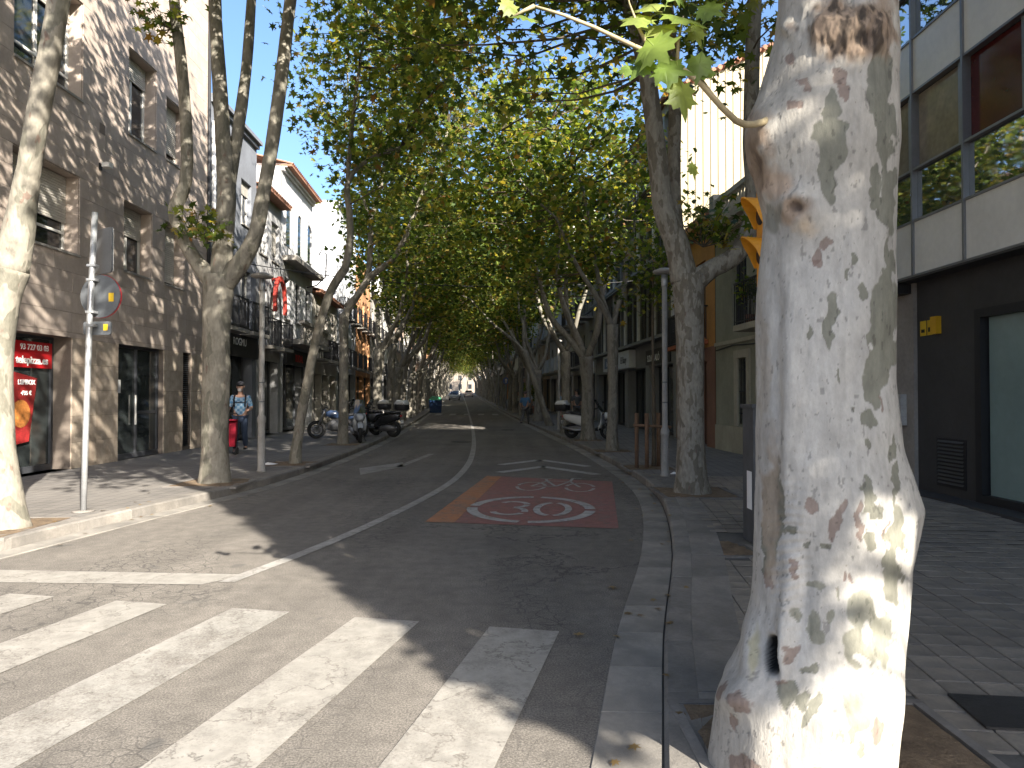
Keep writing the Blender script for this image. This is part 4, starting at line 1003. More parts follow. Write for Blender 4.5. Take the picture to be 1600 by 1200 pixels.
for ri, (z0, z1) in enumerate(rows_):
    iv = [(7.0 if True else 0, A.L)]
    for (a, b, c, e, _) in wins:
        if c < z1 - .01 and e > z0 + .01: iv = [p for (x, y) in iv for p in ((x, min(y, a)), (max(x, b), y)) if p[1] - p[0] > .05]
    for (x, y) in iv:
        pw = 1.12; k0 = math.floor((x - (pw / 2 if ri % 2 else 0)) / pw); cuts = [x] + [c for c in [(k0 + j) * pw + (pw / 2 if ri % 2 else 0) for j in range(1, 20)] if x + .12 < c < y - .12] + [y]
        for a, b in zip(cuts[:-1], cuts[1:]):
            d = .024 + random.uniform(-.0015, .0015)
            A.mb().box(a + .003, b - .003, .002, d, z0 + .003, z1 - .003).build('stone_panel', M_CLAD, A.root)
for (a, b, c, e, _) in wins:      # stone linings of the deep reveals
    q = A.mb(); q.box(a, a + .02, -.335, .0, c, e).box(b - .02, b, -.335, .0, c, e).box(a + .021, b - .021, -.335, .0, e - .02, e); q.build('reveal', M_CLAD, A.root)
ground_iv = [(7.0, shop[0][0]), (shop[0][1], shop[1][0]), (shop[1][1], shop[2][0]), (shop[2][1], A.L)]
for (a, b) in ground_iv:
    if b - a < .05: continue
    n = max(1, round((b - a) / 1.0))
    for i in range(n):
        for j in range(5):
            zz0 = .02 + j * .526; q = (b - a) / n
            A.mb().box(a + q * i + .003, a + q * (i + 1) - .003, .002, .026 + random.uniform(-.002, .002), zz0 + .003, zz0 + .523).build('travertine_slab', M_TRAV, A.root)
A.mb().box(7.0, shop[0][0] + .001, -.0, .02, 2.652, 2.748).box(shop[0][0], A.L, .0, .02, 2.652, 2.748).build('lintel', M_CLAD, A.root)
for i, (a, b, c, e, _) in enumerate(wins):
    A.window(a + .02, b - .02, c, e - .02, .33, M_WHITE, 1 if b - a > 1.3 else 1, [.62, .45, .95, .22, .28, .80, .6, .4][i], gm=M_GLASS)
    if b - a > 1.3: A.mb().box(a + .08, b - .08, -.268, -.24, c + .40, c + .45).build('transom', M_WHITE, A.root)
    A.mb().box(a + .1, b - .1, -.50, -.47, c + .05, e - .05).build('curtain', M_CURT, A.root)
# pizza window, sign and poster
u0, u1 = uL(-90), uL(111) - .01; w = shopfront(A, u0, u1, C0 - .1, M_FRAME, 2, .42)
M_SRED = mat('sign_red', (.55, .012, .018), .45, .08, 4); M_SREDD = mat('sign_dark_red', (.40, .01, .014), .45, .08, 4); M_LET = mat('white_letter', (.80, .79, .77), .5, .05, 4)
M_POST = mat('poster_print', (.26, .02, .02), .5, .6, 5); M_BLACK = mat('black_print', (.012, .012, .012), .5, .1, 4); M_YEL = mat('sticker_yellow', (.62, .40, .02), .5, .1, 5)
sg = A.mb().box(u0 + .3, u1 - .07, -.338, -.328, 2.02, 2.30).build('sign', M_SREDD, A.root); A.mb().box(u0 + .3, u1 - .07, -.338, -.326, 2.301, 2.52).build('sign', M_SRED, A.root)
A.text('93 727 03 03', .155, M_LET, u1 - .17, 2.36, -.322, sg, align='RIGHT', bold=.002); A.text('telepizza.es', .20, M_LET, u1 - .19, 2.10, -.324, sg, align='RIGHT', bold=.005)
q = A.mb(); q.extrude([(u1 - 1.35, -.335, .55), (u1 - .72, -.335, .62), (u1 - .50, -.335, 1.82), (u1 - 1.20, -.335, 1.94)], (0, .006, 0)); po = q.build('poster', M_POST, A.root)
A.text('LEPIBOX', .125, M_LET, u1 - .56, 1.70, -.326, po, align='RIGHT', bold=.004); A.text("4'95 €", .11, M_LET, u1 - .66, 1.50, -.326, po, align='RIGHT', bold=.002)
q = A.mb(); q.lathe([(.26, 0), (.24, .004), (.001, .004)], (u1 - .95, -.326, 1.15), 20, 'y'); q.build('poster_picture', mat('pizza_print', (.42, .16, .04), .5, .7, 9), po)
M_PALE = mat('shop_interior', (.33, .36, .27), .8, .3, 2)
A.mb().box(u1 - 1.0, u1 - .15, -.84, -.7, .2, 1.3).build('counter', M_PALE, A.root)
# glass doors
w = shopfront(A, shop[1][0], shop[1][1], C0 - .1, M_FRAME, 2, .19); c = (shop[1][0] + shop[1][1]) / 2
A.mb().box(c - .10, c - .07, -.10, -.07, .8, 1.5).build('door_handle', M_WHITE, w)
A.mb().box(shop[1][0] + .12, shop[1][0] + .42, -.155, -.150, 1.55, 1.85).build('notice', M_LET, w)
A.mb().box(c + .06, shop[1][1] - .06, -.155, -.13, 1.05, 1.12).build('door_rail', M_FRAME, w)
q = A.mb(); z = .16
while z < C0 - .16: q.add([(shop[2][0] + .01, -.09, z), (shop[2][1] - .01, -.09, z), (shop[2][1] - .01, -.03, z - .03), (shop[2][0] + .01, -.03, z - .03)], [(0, 1, 2, 3)]); z += .055
tag(q.build('louvre', M_FRAME, A.root), kind='stuff')
for (px, py, wv, hv) in ((151, 197, .16, .22), ):
    q = A.mb(); u = uL(px); z = EYE + (HOR - py) * (u + 3) / F - A.z
    for i in range(6): q.box(u + i * .035, u + i * .035 + .018, .026, .03, z - .1, z + .12)
    tag(q.build('vent_grille', M_CLADJ, A.root), kind='stuff')
u = uL(152); z = EYE + (HOR - 257) * (u + 3) / F - A.z
q = A.mb(); q.box(u - .05, u + .05, .026, .05, z - .09, z + .05); q.tube([(u, .05, z), (u, .12, z + .01)], .02, 6); fl = q.build('spotlight', M_BLACK, A.root); A.mb().box(u - .07, u + .09, .10, .26, z - .04, z + .06).build('lamp_head', M_WHITE, fl)
q = A.mb(); q.tube([(A.L - .22, .08, .3), (A.L - .22, .08, 13.2)], .045, 8); q.build('downpipe', M_IRONR, A.root)
A.mb().box(A.L - .12, A.L - .001, .03, .06, .05, 3.2).build('dark_pilaster', M_BLACK, A.root)

# ---- generic facades
def facade(side, y0, y1, h, label, col, floors, cols, shop_z=3.1, name='building', win=(1.0, 1.5), fm=M_WHITE, balc=(), solid=None, shopc=None, depth=9, eave=None, cor=True, wallname=None, shut=.0, off=0.0, arch=(), bproj=.55, shops=1):
    f = Fac(side, y0, y1, h, label, name, off, depth)
    m = mat('render_' + (wallname or label[:24].replace(' ', '_')), col, .86, .22, 1.3, .12, 70, rnd=0, dirt=tuple(c * .72 for c in col))
    ops = []; L = f.L; gaps = .35
    sw = (L - gaps * (shops + 1)) / shops
    sh = [(gaps + i * (sw + gaps), gaps + i * (sw + gaps) + sw, .02, shop_z - .35, .4) for i in range(shops)]
    wl = []
    for fi, z in enumerate(floors):
        for c in range(cols):
            cu = L * (c + .5) / cols; hgt = win[1] + (.6 if fi in balc else 0); zz = z - (.6 if fi in balc else 0)
            wl.append((cu - win[0] / 2, cu + win[0] / 2, zz, zz + hgt, fi))
    f.wall(m, [w[:4] for w in wl] + sh, rec=.22); f.body(m)
    for (a, b, c, e, fi) in wl:
        f.window(a + .01, b - .01, c + .01, e - .01, .2, fm, 1, random.choice([0, 0, .3, .5, .8]) * (1 if shut else 0), sill=fi not in balc)
    for i, s_ in enumerate(sh): shopfront(f, s_[0], s_[1], shop_z - .35, M_FRAME, max(2, int(sw / 1.3)), .38)
    for fi in balc:
        for c in range(cols):
            cu = L * (c + .5) / cols; wd = min(L / cols * .42, win[0] * .85)
            f.balcony(cu - wd, cu + wd, floors[fi] - .62, bproj, .98, None, solid)
    if cor: f.cornice(m, h + .002, .22, .25)
    if eave: f.tiles_eave(h, .45, 0, L)
    f.m = m
    return f
M_BLK = mat('shop_black', (.018, .018, .02), .5, .2, 3)
f = facade('L', 20.75, 24.9, 10.4, 'narrow grey building with a black shop front beyond the beige block', (.155, .165, .185), [4.2, 7.2], 2, 3.6, balc=(0,), shut=1, cor=True)
f.box('fascia', M_BLK, .05, f.L - .05, .003, .10, 2.75, 3.75); f.text('ROGMU', .34, M_LET, f.L * .40, 3.12, .108)
q = f.mb(); q.tube([(.10, .07, .2), (.10, .07, 9.6)], .06, 8); q.build('downpipe', M_WHITE, f.root)
f = facade('L', 24.95, 28.0, 8.9, 'light grey house with tiled eave and a red arched sign', (.30, .30, .30), [3.9, 6.6], 2, 3.3, balc=(0,), eave=True, cor=False, shut=1)
q = f.mb(); prev = None
ring = [(f.L * .62 + .75 * math.cos(R(a)), .25, 5.0 + 1.0 * math.sin(R(a))) for a in range(0, 181, 12)]
for a, b in zip(ring[:-1], ring[1:]):
    ia = ((a[0] - f.L * .62) * .8 + f.L * .62, a[1], (a[2] - 5.0) * .82 + 5.0); ib = ((b[0] - f.L * .62) * .8 + f.L * .62, b[1], (b[2] - 5.0) * .82 + 5.0)
    q.extrude([a, b, ib, ia], (0, .12, 0))
q.box(f.L * .62 + .6, f.L * .62 + .75, .25, .37, 4.6, 4.999); q.box(f.L * .62 - .75, f.L * .62 - .6, .25, .37, 4.6, 4.999); q.box(f.L * .62 - .05, f.L * .62 + .05, .0, .25, 5.85, 5.95); q.build('arched_sign', mat('sign_arch_red', (.28, .03, .02), .6, .15, 4), f.root)
f.box('sign_board', M_STONE, .3, f.L - .3, .003, .06, 2.75, 3.2)
f = facade('L', 28.05, 33.6, 10.7, 'bright white house with three arched top windows and tiled eave', (.48, .48, .48), [4.6], 3, 3.4, win=(.85, 1.7), balc=(), eave=True, cor=True, fm=M_FRAME)
for c in range(3):    # arched openings
    cu = f.L * (c + .5) / 3; q = f.mb(); pts = [(cu - .42, 7.6), (cu + .42, 7.6), (cu + .42, 8.9)] + [(cu + .42 * math.cos(R(a)), 8.9 + .42 * math.sin(R(a))) for a in range(15, 180, 15)] + [(cu - .42, 8.9)]
    q.extrude([(u, .006, z) for u, z in pts], (0, .02, 0)); w = q.build('arched_window', M_GLASS, f.root)
    q = f.mb(); P2 = [(cu + (u - cu) * 1.16, 7.6 + (z - 7.6) * 1.06) for u, z in pts]
    for i in range(1, len(pts) - 1 + 1):
        a, b = pts[i], pts[(i + 1) % len(pts)]; A2, B2 = P2[i], P2[(i + 1) % len(pts)]
        q.extrude([(a[0], .004, a[1]), (b[0], .004, b[1]), (B2[0], .004, B2[1]), (A2[0], .004, A2[1])], (0, .06, 0))
    q.build('arch_trim', f.m, w)
f.box('ledge', M_STONE, .15, f.L - .15, .003, .55, 6.9, 7.1)
b = f.box('balcony', M_STONE, .2, f.L - .2, .004, .85, 3.55, 3.75)
q = f.mb()
for i in range(14):
    u = .32 + (f.L - .64) * i / 13; q.lathe([(.05, 0), (.085, .18), (.06, .38), (.035, .5), (.06, .62)], (u, .76, 3.75), 8)
q.build('balusters', M_STONE, b); f.mb().box(.2, f.L - .2, .66, .86, 4.372, 4.5).build('handrail', M_STONE, b)
f.box('sign_board', M_BLK, .4, f.L - .6, .003, .14, 2.75, 3.4); f.text('RUDAL', .42, M_SRED, f.L * .32, 2.92, .148, bold=.01)
M_LAMPI = M_IRONR
q = f.mb(); q.tube([(f.L * .75, .05, 6.4), (f.L * .75, .5, 6.5), (f.L * .75, .9, 6.9), (f.L * .75, .95, 7.9), (f.L * .75, .75, 8.15), (f.L * .75, .6, 7.9)], .03, 6); q.build('iron_bracket', M_IRONR, f.root)
f = facade('L', 33.65, 40.2, 6.5, 'low cream house with red tiled eave and barred windows', (.42, .39, .34), [3.9], 3, 2.9, balc=(0,), eave=True, cor=False, shops=3)
f = facade('L', 40.25, 48, 12.6, 'tall white building with a blank gable above the low cream house', (.44, .45, .47), [3.9, 6.8, 9.7], 3, 3.2, balc=(0, 1), cor=True, shops=2)
PAL = [((.48, .25, .12), 11.0, 'orange plastered building with iron balconies', 3), ((.36, .33, .29), 9.5, 'sand coloured building with stone balconies', 3), ((.45, .44, .42), 12.5, 'pale grey apartment block with solid balconies', 4), ((.40, .30, .22), 10.0, 'tan plastered building with shutters', 3),
       ((.52, .50, .46), 13.5, 'off white apartment block with balconies', 4), ((.33, .22, .16), 11.5, 'brown brick coloured building', 3), ((.44, .41, .33), 12.0, 'yellowish building with dark shop fronts', 4)]
WHERE = ['just past the tall white building', 'next after the orange one', 'behind the second half of the tree row', 'deep in the tree tunnel', 'farther down the tree tunnel', 'near the far end of the avenue', 'at the far end of the avenue']
y = 48.1
for i in range(9):
    w_ = (8, 9, 12, 12, 14, 18, 20, 26, 34)[i]; c, h, lb, nf = PAL[i % 7]
    facade('L', y, y + w_ - .1, h, f'{lb}, {ORD[i]} past the blank white gable', c, [3.9 + 2.9 * k for k in range(nf - 1)], max(3, int(w_ / 3)), 3.2, balc=tuple(range(nf - 1)), solid=M_STONE if i % 3 == 2 else None, wallname=f'left_far_{i}', shops=2, shut=1); y += w_

# ---- right side: modern curtain-wall building
M_PANEL = mat('grey_panel', (.66, .635, .585), .32, .12, 1.2, 0, rnd=.05, spec=.5)
M_ALU = mat('aluminium', (.24, .24, .245), .4, .1, 4, metal=.6, rnd=.04)
M_CHAR = mat('charcoal_cladding', (.048, .046, .046), .55, .2, 2, rnd=.05)
M_MIRROR = glass('reflective_glass', (.035, .042, .045), .012); _mm = M_MIRROR.node_tree.nodes['Principled BSDF']; _mm.inputs['Specular IOR Level'].default_value = 1.0; _mm.inputs['IOR'].default_value = 3.0
M_FROST = mat('frosted_glass', (.20, .27, .255), .22, .12, 1.0, rnd=0, spec=.6)
B = Fac('R', -4.5, 13.9, 12.4, 'modern building with grey panels and ribbon windows over dark frosted shop glass', 'office_building', depth=14)
uR = lambda y: y + 4.5
zb = 3.42 - B.z; PER = 2.78
mull = [uR(9.52 + 1.2 * k) for k in range(-11, 4)]
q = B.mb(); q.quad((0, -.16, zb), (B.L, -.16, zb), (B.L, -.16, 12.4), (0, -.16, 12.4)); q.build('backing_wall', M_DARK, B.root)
B.mb().box(0, B.L, -.6, -.02, zb - .05, zb - .001).build('soffit', M_CHAR, B.root); 
for fl in range(3):
    z0 = zb + PER * fl
    for a, b in zip(mull[:-1], mull[1:]):
        if b < uR(3.5): 
            if a < .1: continue
        B.mb().box(a + .02, b - .02, -.10, -.03, z0 + .012, z0 + .80).build('panel', M_PANEL, B.root)
        if fl == 2: B.mb().box(a + .02, b - .02, -.10, -.03, z0 + 2.0, 12.38).build('panel', M_PANEL, B.root)
        B.mb().box(a + .02, b - .02, -.10, -.075, z0 + .84, z0 + 1.58).build('pane', M_MIRROR, B.root)
        if fl == 0 and b > uR(6):      # upper lights set back, room behind
            B.mb().box(a + .021, a + .15, -.14, -.05, z0 + 1.63, z0 + 2.745).build('frame_jamb', M_ALU, B.root)
            B.mb().box(a + .151, b - .021, -.135, -.115, z0 + 1.63, z0 + 2.745).build('pane', mat('room_glass_red', (.07, .012, .012), .12, .3, 2) if b > uR(8.2) and b < uR(9.7) else mat('room_glass', (.22, .19, .145), .12, .4, 1.2), B.root)
        else: B.mb().box(a + .02, b - .02, -.10, -.075, z0 + 1.62, z0 + (2.75 if fl < 2 else 1.98)).build('pane', M_MIRROR, B.root)
    q = B.mb(); q.box(0, B.L, -.12, -.012, z0 + .803, z0 + .837).box(0, B.L, -.12, -.012, z0 + 1.583, z0 + 1.617).box(0, B.L, -.12, -.012, z0 - .022, z0 + .010); q.build('transom', M_ALU, B.root)
for u in mull: 
    if u > 0: B.mb().box(u - .019, u + .019, -.12, .004, zb - .001, 12.39).build('mullion', M_ALU, B.root)
q = B.mb(); e = -14; q.quad((0, -.05, 0), (0, e, 0), (0, e, 12.4), (0, -.05, 12.4)); q.quad((B.L, -.05, 0), (B.L, e, 0), (B.L, e, 12.4), (B.L, -.05, 12.4)); q.quad((0, -.05, 12.4), (B.L, -.05, 12.4), (B.L, e, 12.4), (0, e, 12.4)); q.quad((0, e, 0), (B.L, e, 0), (B.L, e, 12.4), (0, e, 12.4)); q.build('side_walls', M_PANEL, B.root)
# recessed ground floor
gd = -.32
q = B.mb(); 
for a, b in ((0, uR(-1)), (uR(9.75), uR(11.15))): q.quad((a, gd, 0), (b, gd, 0), (b, gd, zb - .05), (a, gd, zb - .05))
q.quad((uR(-1), gd, 2.75), (uR(9.75), gd, 2.75), (uR(9.75), gd, zb - .05), (uR(-1), gd, zb - .05)); q.build('wall', M_CHAR, B.root)
q = B.mb(); q.box(uR(11.15), uR(13.85), gd - .1, gd + .06, 0, zb - .052); q.build('stone_pier', M_TRAV if False else mat('pier_stone', (.26, .235, .21), .85, .25, 2, .2, 40), B.root)
B.mb().box(-.0, B.L, gd + .001, .06, -.02, .14).build('step', M_CHAR, B.root)
q = B.mb(); q.box(uR(9.63), uR(9.75), gd - .12, gd + .03, .141, 2.78).box(uR(-1), uR(9.629), gd - .12, gd + .03, 2.66, 2.78).box(uR(-1), uR(9.629), gd - .12, gd + .03, .141, .25); q.build('shop_frame', M_BLK, B.root)
for k in range(5):
    a, b = uR(9.6 - 2.1 * (k + 1)), uR(9.6 - 2.1 * k); B.mb().box(a + .006, b - .006, gd - .09, gd - .07, .251, 2.659).build('frosted_pane', M_FROST, B.root)
q = B.mb(); z = .34
while z < .95: q.add([(uR(10.02), gd + .008, z), (uR(10.62), gd + .008, z), (uR(10.62), gd + .035, z - .035), (uR(10.02), gd + .035, z - .035)], [(0, 1, 2, 3)]); z += .055
g_ = tag(q.build('vent_louvre', M_CHAR, B.root), kind='stuff'); q = B.mb(); q.box(uR(9.98), uR(10.66), gd + .002, gd + .012, .26, .97); q.build('vent_frame', M_BLK, B.root)
for k, (ya, m_, w_) in enumerate(((10.98, M_YEL, .15), (10.80, M_YEL, .14))):
    o = B.mb().box(uR(ya) - w_ / 2, uR(ya) + w_ / 2, gd + .002, gd + .010, 2.52, 2.75).build('alarm_notice', m_, B.root); B.mb().box(uR(ya) - .045, uR(ya) + .045, gd + .0102, gd + .012, 2.57, 2.62 + .02 * k).build('print', M_BLACK, o)
q = B.mb(); q.box(uR(10.53), uR(10.68), gd + .002, gd + .08, 2.52, 2.78); q.build('alarm_box', mat('alarm_yellow', (.60, .33, .015), .4, .15, 4), B.root)
q = B.mb(); q.box(uR(11.35), uR(11.85), gd + .062, gd + .16, 1.12, 1.62); mb_ = q.build('meter_box', mat('meter_grey', (.36, .35, .335), .6, .25, 5), B.root); B.mb().box(uR(11.48), uR(11.74), gd + .161, gd + .166, 1.22, 1.52).build('notice', M_LET, mb_)
q = B.mb(); q.box(uR(11.2), uR(12.2), gd + .062, .02, zb - .21, zb - .06); q.build('floodlight', M_BLK, B.root)

# ---- olive two-storey house
def M_of(n, c): return mat(n, c, .86, .2, 1.2, .12, 70, rnd=0, dirt=tuple(q * .75 for q in c))
M_OLV = M_of('olive_render', (.27, .27, .205)); M_CRM = M_of('cream_trim', (.38, .35, .27)); M_CRM2 = M_of('cream_base', (.36, .34, .26))
O = Fac('R', 13.95, 19.75, 6.1, 'two-storey olive green house with cream trim and black balcony', 'house', depth=8)
hz = O.z
ops = [(3.55, 4.15, .75, 2.45, .2), (1.55, 2.55, .02, 2.45, .25), (1.2, 2.6, 3.2, 5.4, .2), (3.6, 4.6, 3.2, 5.4, .2)]
O.wall(M_OLV, ops); O.body(M_OLV)
O.mb().box(.01, 1.55, .003, .035, 0, .85).box(2.55, O.L - .01, .003, .035, 0, .70).build('plinth', M_CRM2, O.root)
for (a, b, c, e, _) in ops[:2]:
    q = O.mb(); q.box(a - .2, a, .004, .05, .72 if c > .5 else .86, e).box(b, b + .2, .004, .05, .72 if c > .5 else .86, e).box(a - .2, b + .2, .004, .055, e + .001, e + .2); q.build('window_surround', M_CRM, O.root)
w = O.window(3.57, 4.13, .77, 2.43, .19, M_FRAME, 1, 0, sill=False)
q = O.mb()
for i in range(6): q.tube([(3.6 + i * .1, -.02, .78), (3.6 + i * .1, -.02, 2.42)], .011, 5)
for z in (1.05, 1.6, 2.15): q.box(3.56, 4.14, -.028, -.012, z - .015, z + .015)
q.build('window_grille', M_IRONR, w)
O.mb().box(1.57, 2.53, -.22, -.16, .03, 2.43).build('door', mat('door_wood', (.10, .05, .03), .5, .3, 6), O.root)
for a in (1.22, 3.62): O.window(a, a + (1.36 if a < 2 else .96), 3.22, 5.38, .19, M_FRAME, 1, 0, sill=False)
O.balcony(.9, 2.95, 3.15, .6, 1.0, M_CRM, None, .14)
O.mb().box(.01, O.L - .01, .003, .05, 2.85, 2.95).build('string_course', M_CRM, O.root)
O.cornice(M_CRM, 6.1, .38, .34)
b = O.mb().box(.05, O.L - .05, -.05, .16, 6.101, 6.2).box(.05, O.L - .05, -.05, .16, 6.72, 6.84).build('roof_balustrade', M_CRM, O.root)
q = O.mb()
for i in range(26): q.lathe([(.04, 0), (.075, .14), (.05, .3), (.03, .4), (.05, .52)], (.2 + (O.L - .4) * i / 25, .05, 6.2), 8)
q.build('balusters', M_CRM, b)
for u in (.2, O.L - .25): O.mb().box(u - .16, u + .2, -.08, .19, 6.2, 7.0).build('pedestal', M_CRM, b)
q = O.mb(); q.tube([(.3, .03, 2.8), (2.5, .05, 2.72), (4.4, .05, 2.8), (O.L - .1, .03, 2.74)], .018, 5); q.build('cable', M_BLACK, O.root)
# plants on the balcony
bp = tag(empty('balcony_plant', (O.root.location.x + O.U.x * 2.4 + O.D.x * .4, O.root.location.y + O.U.y * 2.4 + O.D.y * .4, O.z + 3.16)), 'potted plant on the olive house balcony', 'plant')
MB().lathe([(.001, 0), (.09, 0), (.12, .2), (.11, .2), (.10, .17), (.001, .17)], seg=12).build('pot', M_ROOF, bp)
tag(link('foliage', leaf_cloud('foliage', rng.normal(0, 1, (16, 3)) * np.array([.12, .12, .15]) + np.array([0, 0, .85]), 14, (.09, .09, .1), .10, KITE, seed=3), bp), kind='stuff'); MB().tube([(0, 0, .15), (.02, 0, .8)], .012, 5).build('stem', M_TWIG, bp)
# ---- narrow orange house
M_ORG = M_of('orange_render', (.50, .25, .075)); M_TER = M_of('terracotta', (.24, .125, .085))
N_ = Fac('R', 19.8, 24.7, 6.6, 'narrow orange house with terracotta ground floor and iron balcony', 'house', depth=8)
ops = [(1.0, 2.1, 3.2, 5.5, .2), (3.0, 4.0, 3.2, 5.5, .2), (.9, 1.9, .02, 2.5, .3), (2.9, 4.2, .02, 2.6, .3)]
N_.wall(M_ORG, [o for o in ops if o[2] > 1], z0=2.9); N_.wall(M_TER, [o for o in ops if o[2] < 1], z1=2.9, name='ground_wall'); N_.body(M_ORG)
for r_ in range(5):
    for c in range(8):
        pass
N_.window(1.02, 2.08, 3.22, 5.48, .19, mat('brown_wood', (.12, .05, .03), .6, .3, 6), 1, 0, sill=False); N_.window(3.02, 3.98, 3.22, 5.48, .19, mat('brown_wood', (.12, .05, .03)), 1, 0, sill=False)
N_.mb().box(.92, 1.88, -.27, -.2, .03, 2.48).build('door', mat('door_wood', (.1, .05, .03)), N_.root); N_.mb().box(2.92, 4.18, -.27, -.2, .03, 2.58).build('door', mat('door_wood', (.1, .05, .03)), N_.root)
N_.balcony(.7, 4.3, 3.12, .45, 1.0, mat('red_balcony', (.34, .10, .04), .8, .2, 4)); N_.cornice(M_ORG, 6.6, .3, .3); N_.tiles_eave(6.62, .3, 0, N_.L, 3.0, 1.2)
# ---- dark building with louvred shutters and the ribbed cream gable
M_RIB = mat('ribbed_cream_cladding', (.235, .20, .125), .6, .08, 1.0, rnd=0); M_GREYF = M_of('grey_slab', (.22, .215, .205))
G = Fac('R', 24.75, 41.0, 12.2, 'dark building with louvred shutters, shop signs and a ribbed cream gable', 'apartment_building', depth=13)
us = [.3 + k * 1.32 for k in range(int((G.L - .4) / 1.32))]
ops = []
for z in (3.75, 6.65, 9.5):
    for u in us: ops.append((u, u + 1.1, z, z + 2.35, .25))
nsh = 4; sw = G.L / nsh
sh = [(sw * i + .35, sw * (i + 1) - .35, .02, 2.65, .5) for i in range(nsh)]
G.wall(M_GREYF, ops + sh)
q = G.mb(); e = -13; zf, zr_ = 12.2, 15.2
q.quad((G.L, 0, 0), (G.L, e, 0), (G.L, e, zf), (G.L, 0, zf)); q.quad((0, e, 0), (G.L, e, 0), (G.L, e, zf), (0, e, zf)); q.build('side_walls', M_GREYF, G.root)
q = G.mb(); d = 0.0                                        # ribbed sheet gable facing the viewer
while d > e + .01:
    ht = lambda dd: zf + (zr_ - zf) * min(1, -dd / 6.5) if dd > -6.5 else zr_ - (zr_ - zf) * (-dd - 6.5) / 6.5
    for (a, b, o1, o2) in ((d, d - .16, -.0, -.0), (d - .16, d - .19, 0, .03), (d - .19, d - .24, .03, .03), (d - .24, d - .27, .03, 0)):
        q.quad((-o1, a, 0), (-o2, b, 0), (-o2, b, ht(b)), (-o1, a, ht(a)))
    d -= .27
q.build('ribbed_gable', M_RIB, G.root)
q = G.mb(); q.add([(-.15, .35, zf - .02), (G.L, .35, zf - .02), (G.L, -6.5, zr_ + .15), (-.15, -6.5, zr_ + .15), (-.15, -13, zf), (G.L, -13, zf)], [(0, 1, 2, 3), (3, 2, 5, 4)]); q.build('roof', M_ROOF, G.root)
q = G.mb(); k = 0
while k < 30:                                              # tile ridges along the gable edge
    d = .3 - k * .23; z = zf + (zr_ - zf) * (-d / 6.5) + .06; q.tube([(-.25, d, z), (1.2, d, z)], .09, 6); k += 1
tag(q.build('verge_tiles', M_ROOF, G.root), kind='stuff')
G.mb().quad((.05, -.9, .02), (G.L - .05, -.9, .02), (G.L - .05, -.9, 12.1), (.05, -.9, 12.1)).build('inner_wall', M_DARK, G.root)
for i, (a, b, c, e_, _) in enumerate(ops):
    G.mb().box(a + .02, b - .02, -.24, -.22, c + .02, e_ - .02).build('pane', M_GLASS, G.root)
    wd = .55; side = i % 2
    for s_ in ((0, 1) if i % 3 else (side,)):
        p0 = a + .02 + s_ * .54; q = G.mb(); q.box(p0, p0 + .04, -.10, -.04, c + .02, e_ - .02).box(p0 + .47, p0 + .51, -.10, -.04, c + .02, e_ - .02); z = c + .06
        while z < e_ - .08: q.add([(p0 + .04, -.09, z), (p0 + .47, -.09, z), (p0 + .47, -.045, z + .045), (p0 + .04, -.045, z + .045)], [(0, 1, 2, 3)]); z += .075
        tag(q.build('louvred_shutter', M_SLATD, G.root), kind='stuff')
for z in (3.6, 6.5, 9.35): G.mb().box(.0, G.L, .003, .42, z - .02, z + .10).build('floor_slab', M_GREYF, G.root); 
q = G.mb()
for z in (3.7, 6.6): q.extrude([(.0, .43, z + 2.55), (.0, .85, z + 2.35), (.0, .85, z + 2.40), (.0, .43, z + 2.63)], (G.L, 0, 0))
q.build('sun_canopy', M_GREYF, G.root)
for u in us[::2]: G.mb().box(u - .19, u - .03, .004, .10, 3.702, 12.0).build('pale_strip', M_WHITE, G.root)
for s_ in sh: shopfront(G, s_[0], s_[1], 2.65, M_BLK, 3, .45)
M_SGN = mat('sign_white', (.55, .56, .58), .5, .1, 4)
o = G.box('sign_board', M_BLK, .6, 4.2, .003, .05, 2.72, 3.3); G.text('S.D.K. SALÓ', .36, M_LET, 3.9, 2.85, .056, o, bold=.003)
o = G.box('sign_board', M_SGN, 6.2, 9.6, .003, .30, 2.72, 3.5); G.text('El Bany', .44, M_BLACK, 8.0, 2.95, .306, o)
o = G.box('sign_board', M_SGN, 9.7, 12.4, .003, .30, 2.72, 3.5); q = G.mb(); q.box(10.0, 12.0, .301, .31, 2.85, 3.38); q.build('sign_panel', mat('sign_blue', (.10, .14, .22), .5, .2, 4), o); G.text('Bany', .34, M_SGN, 11.5, 2.97, .312, o)
for (u, z) in ((1.3, 1.5), (1.35, 1.15), (1.3, .85)): G.mb().box(u, u + .3, -.40, -.395, z, z + .28).build('window_notice', M_LET if z < 1.4 else M_YEL, G.root)
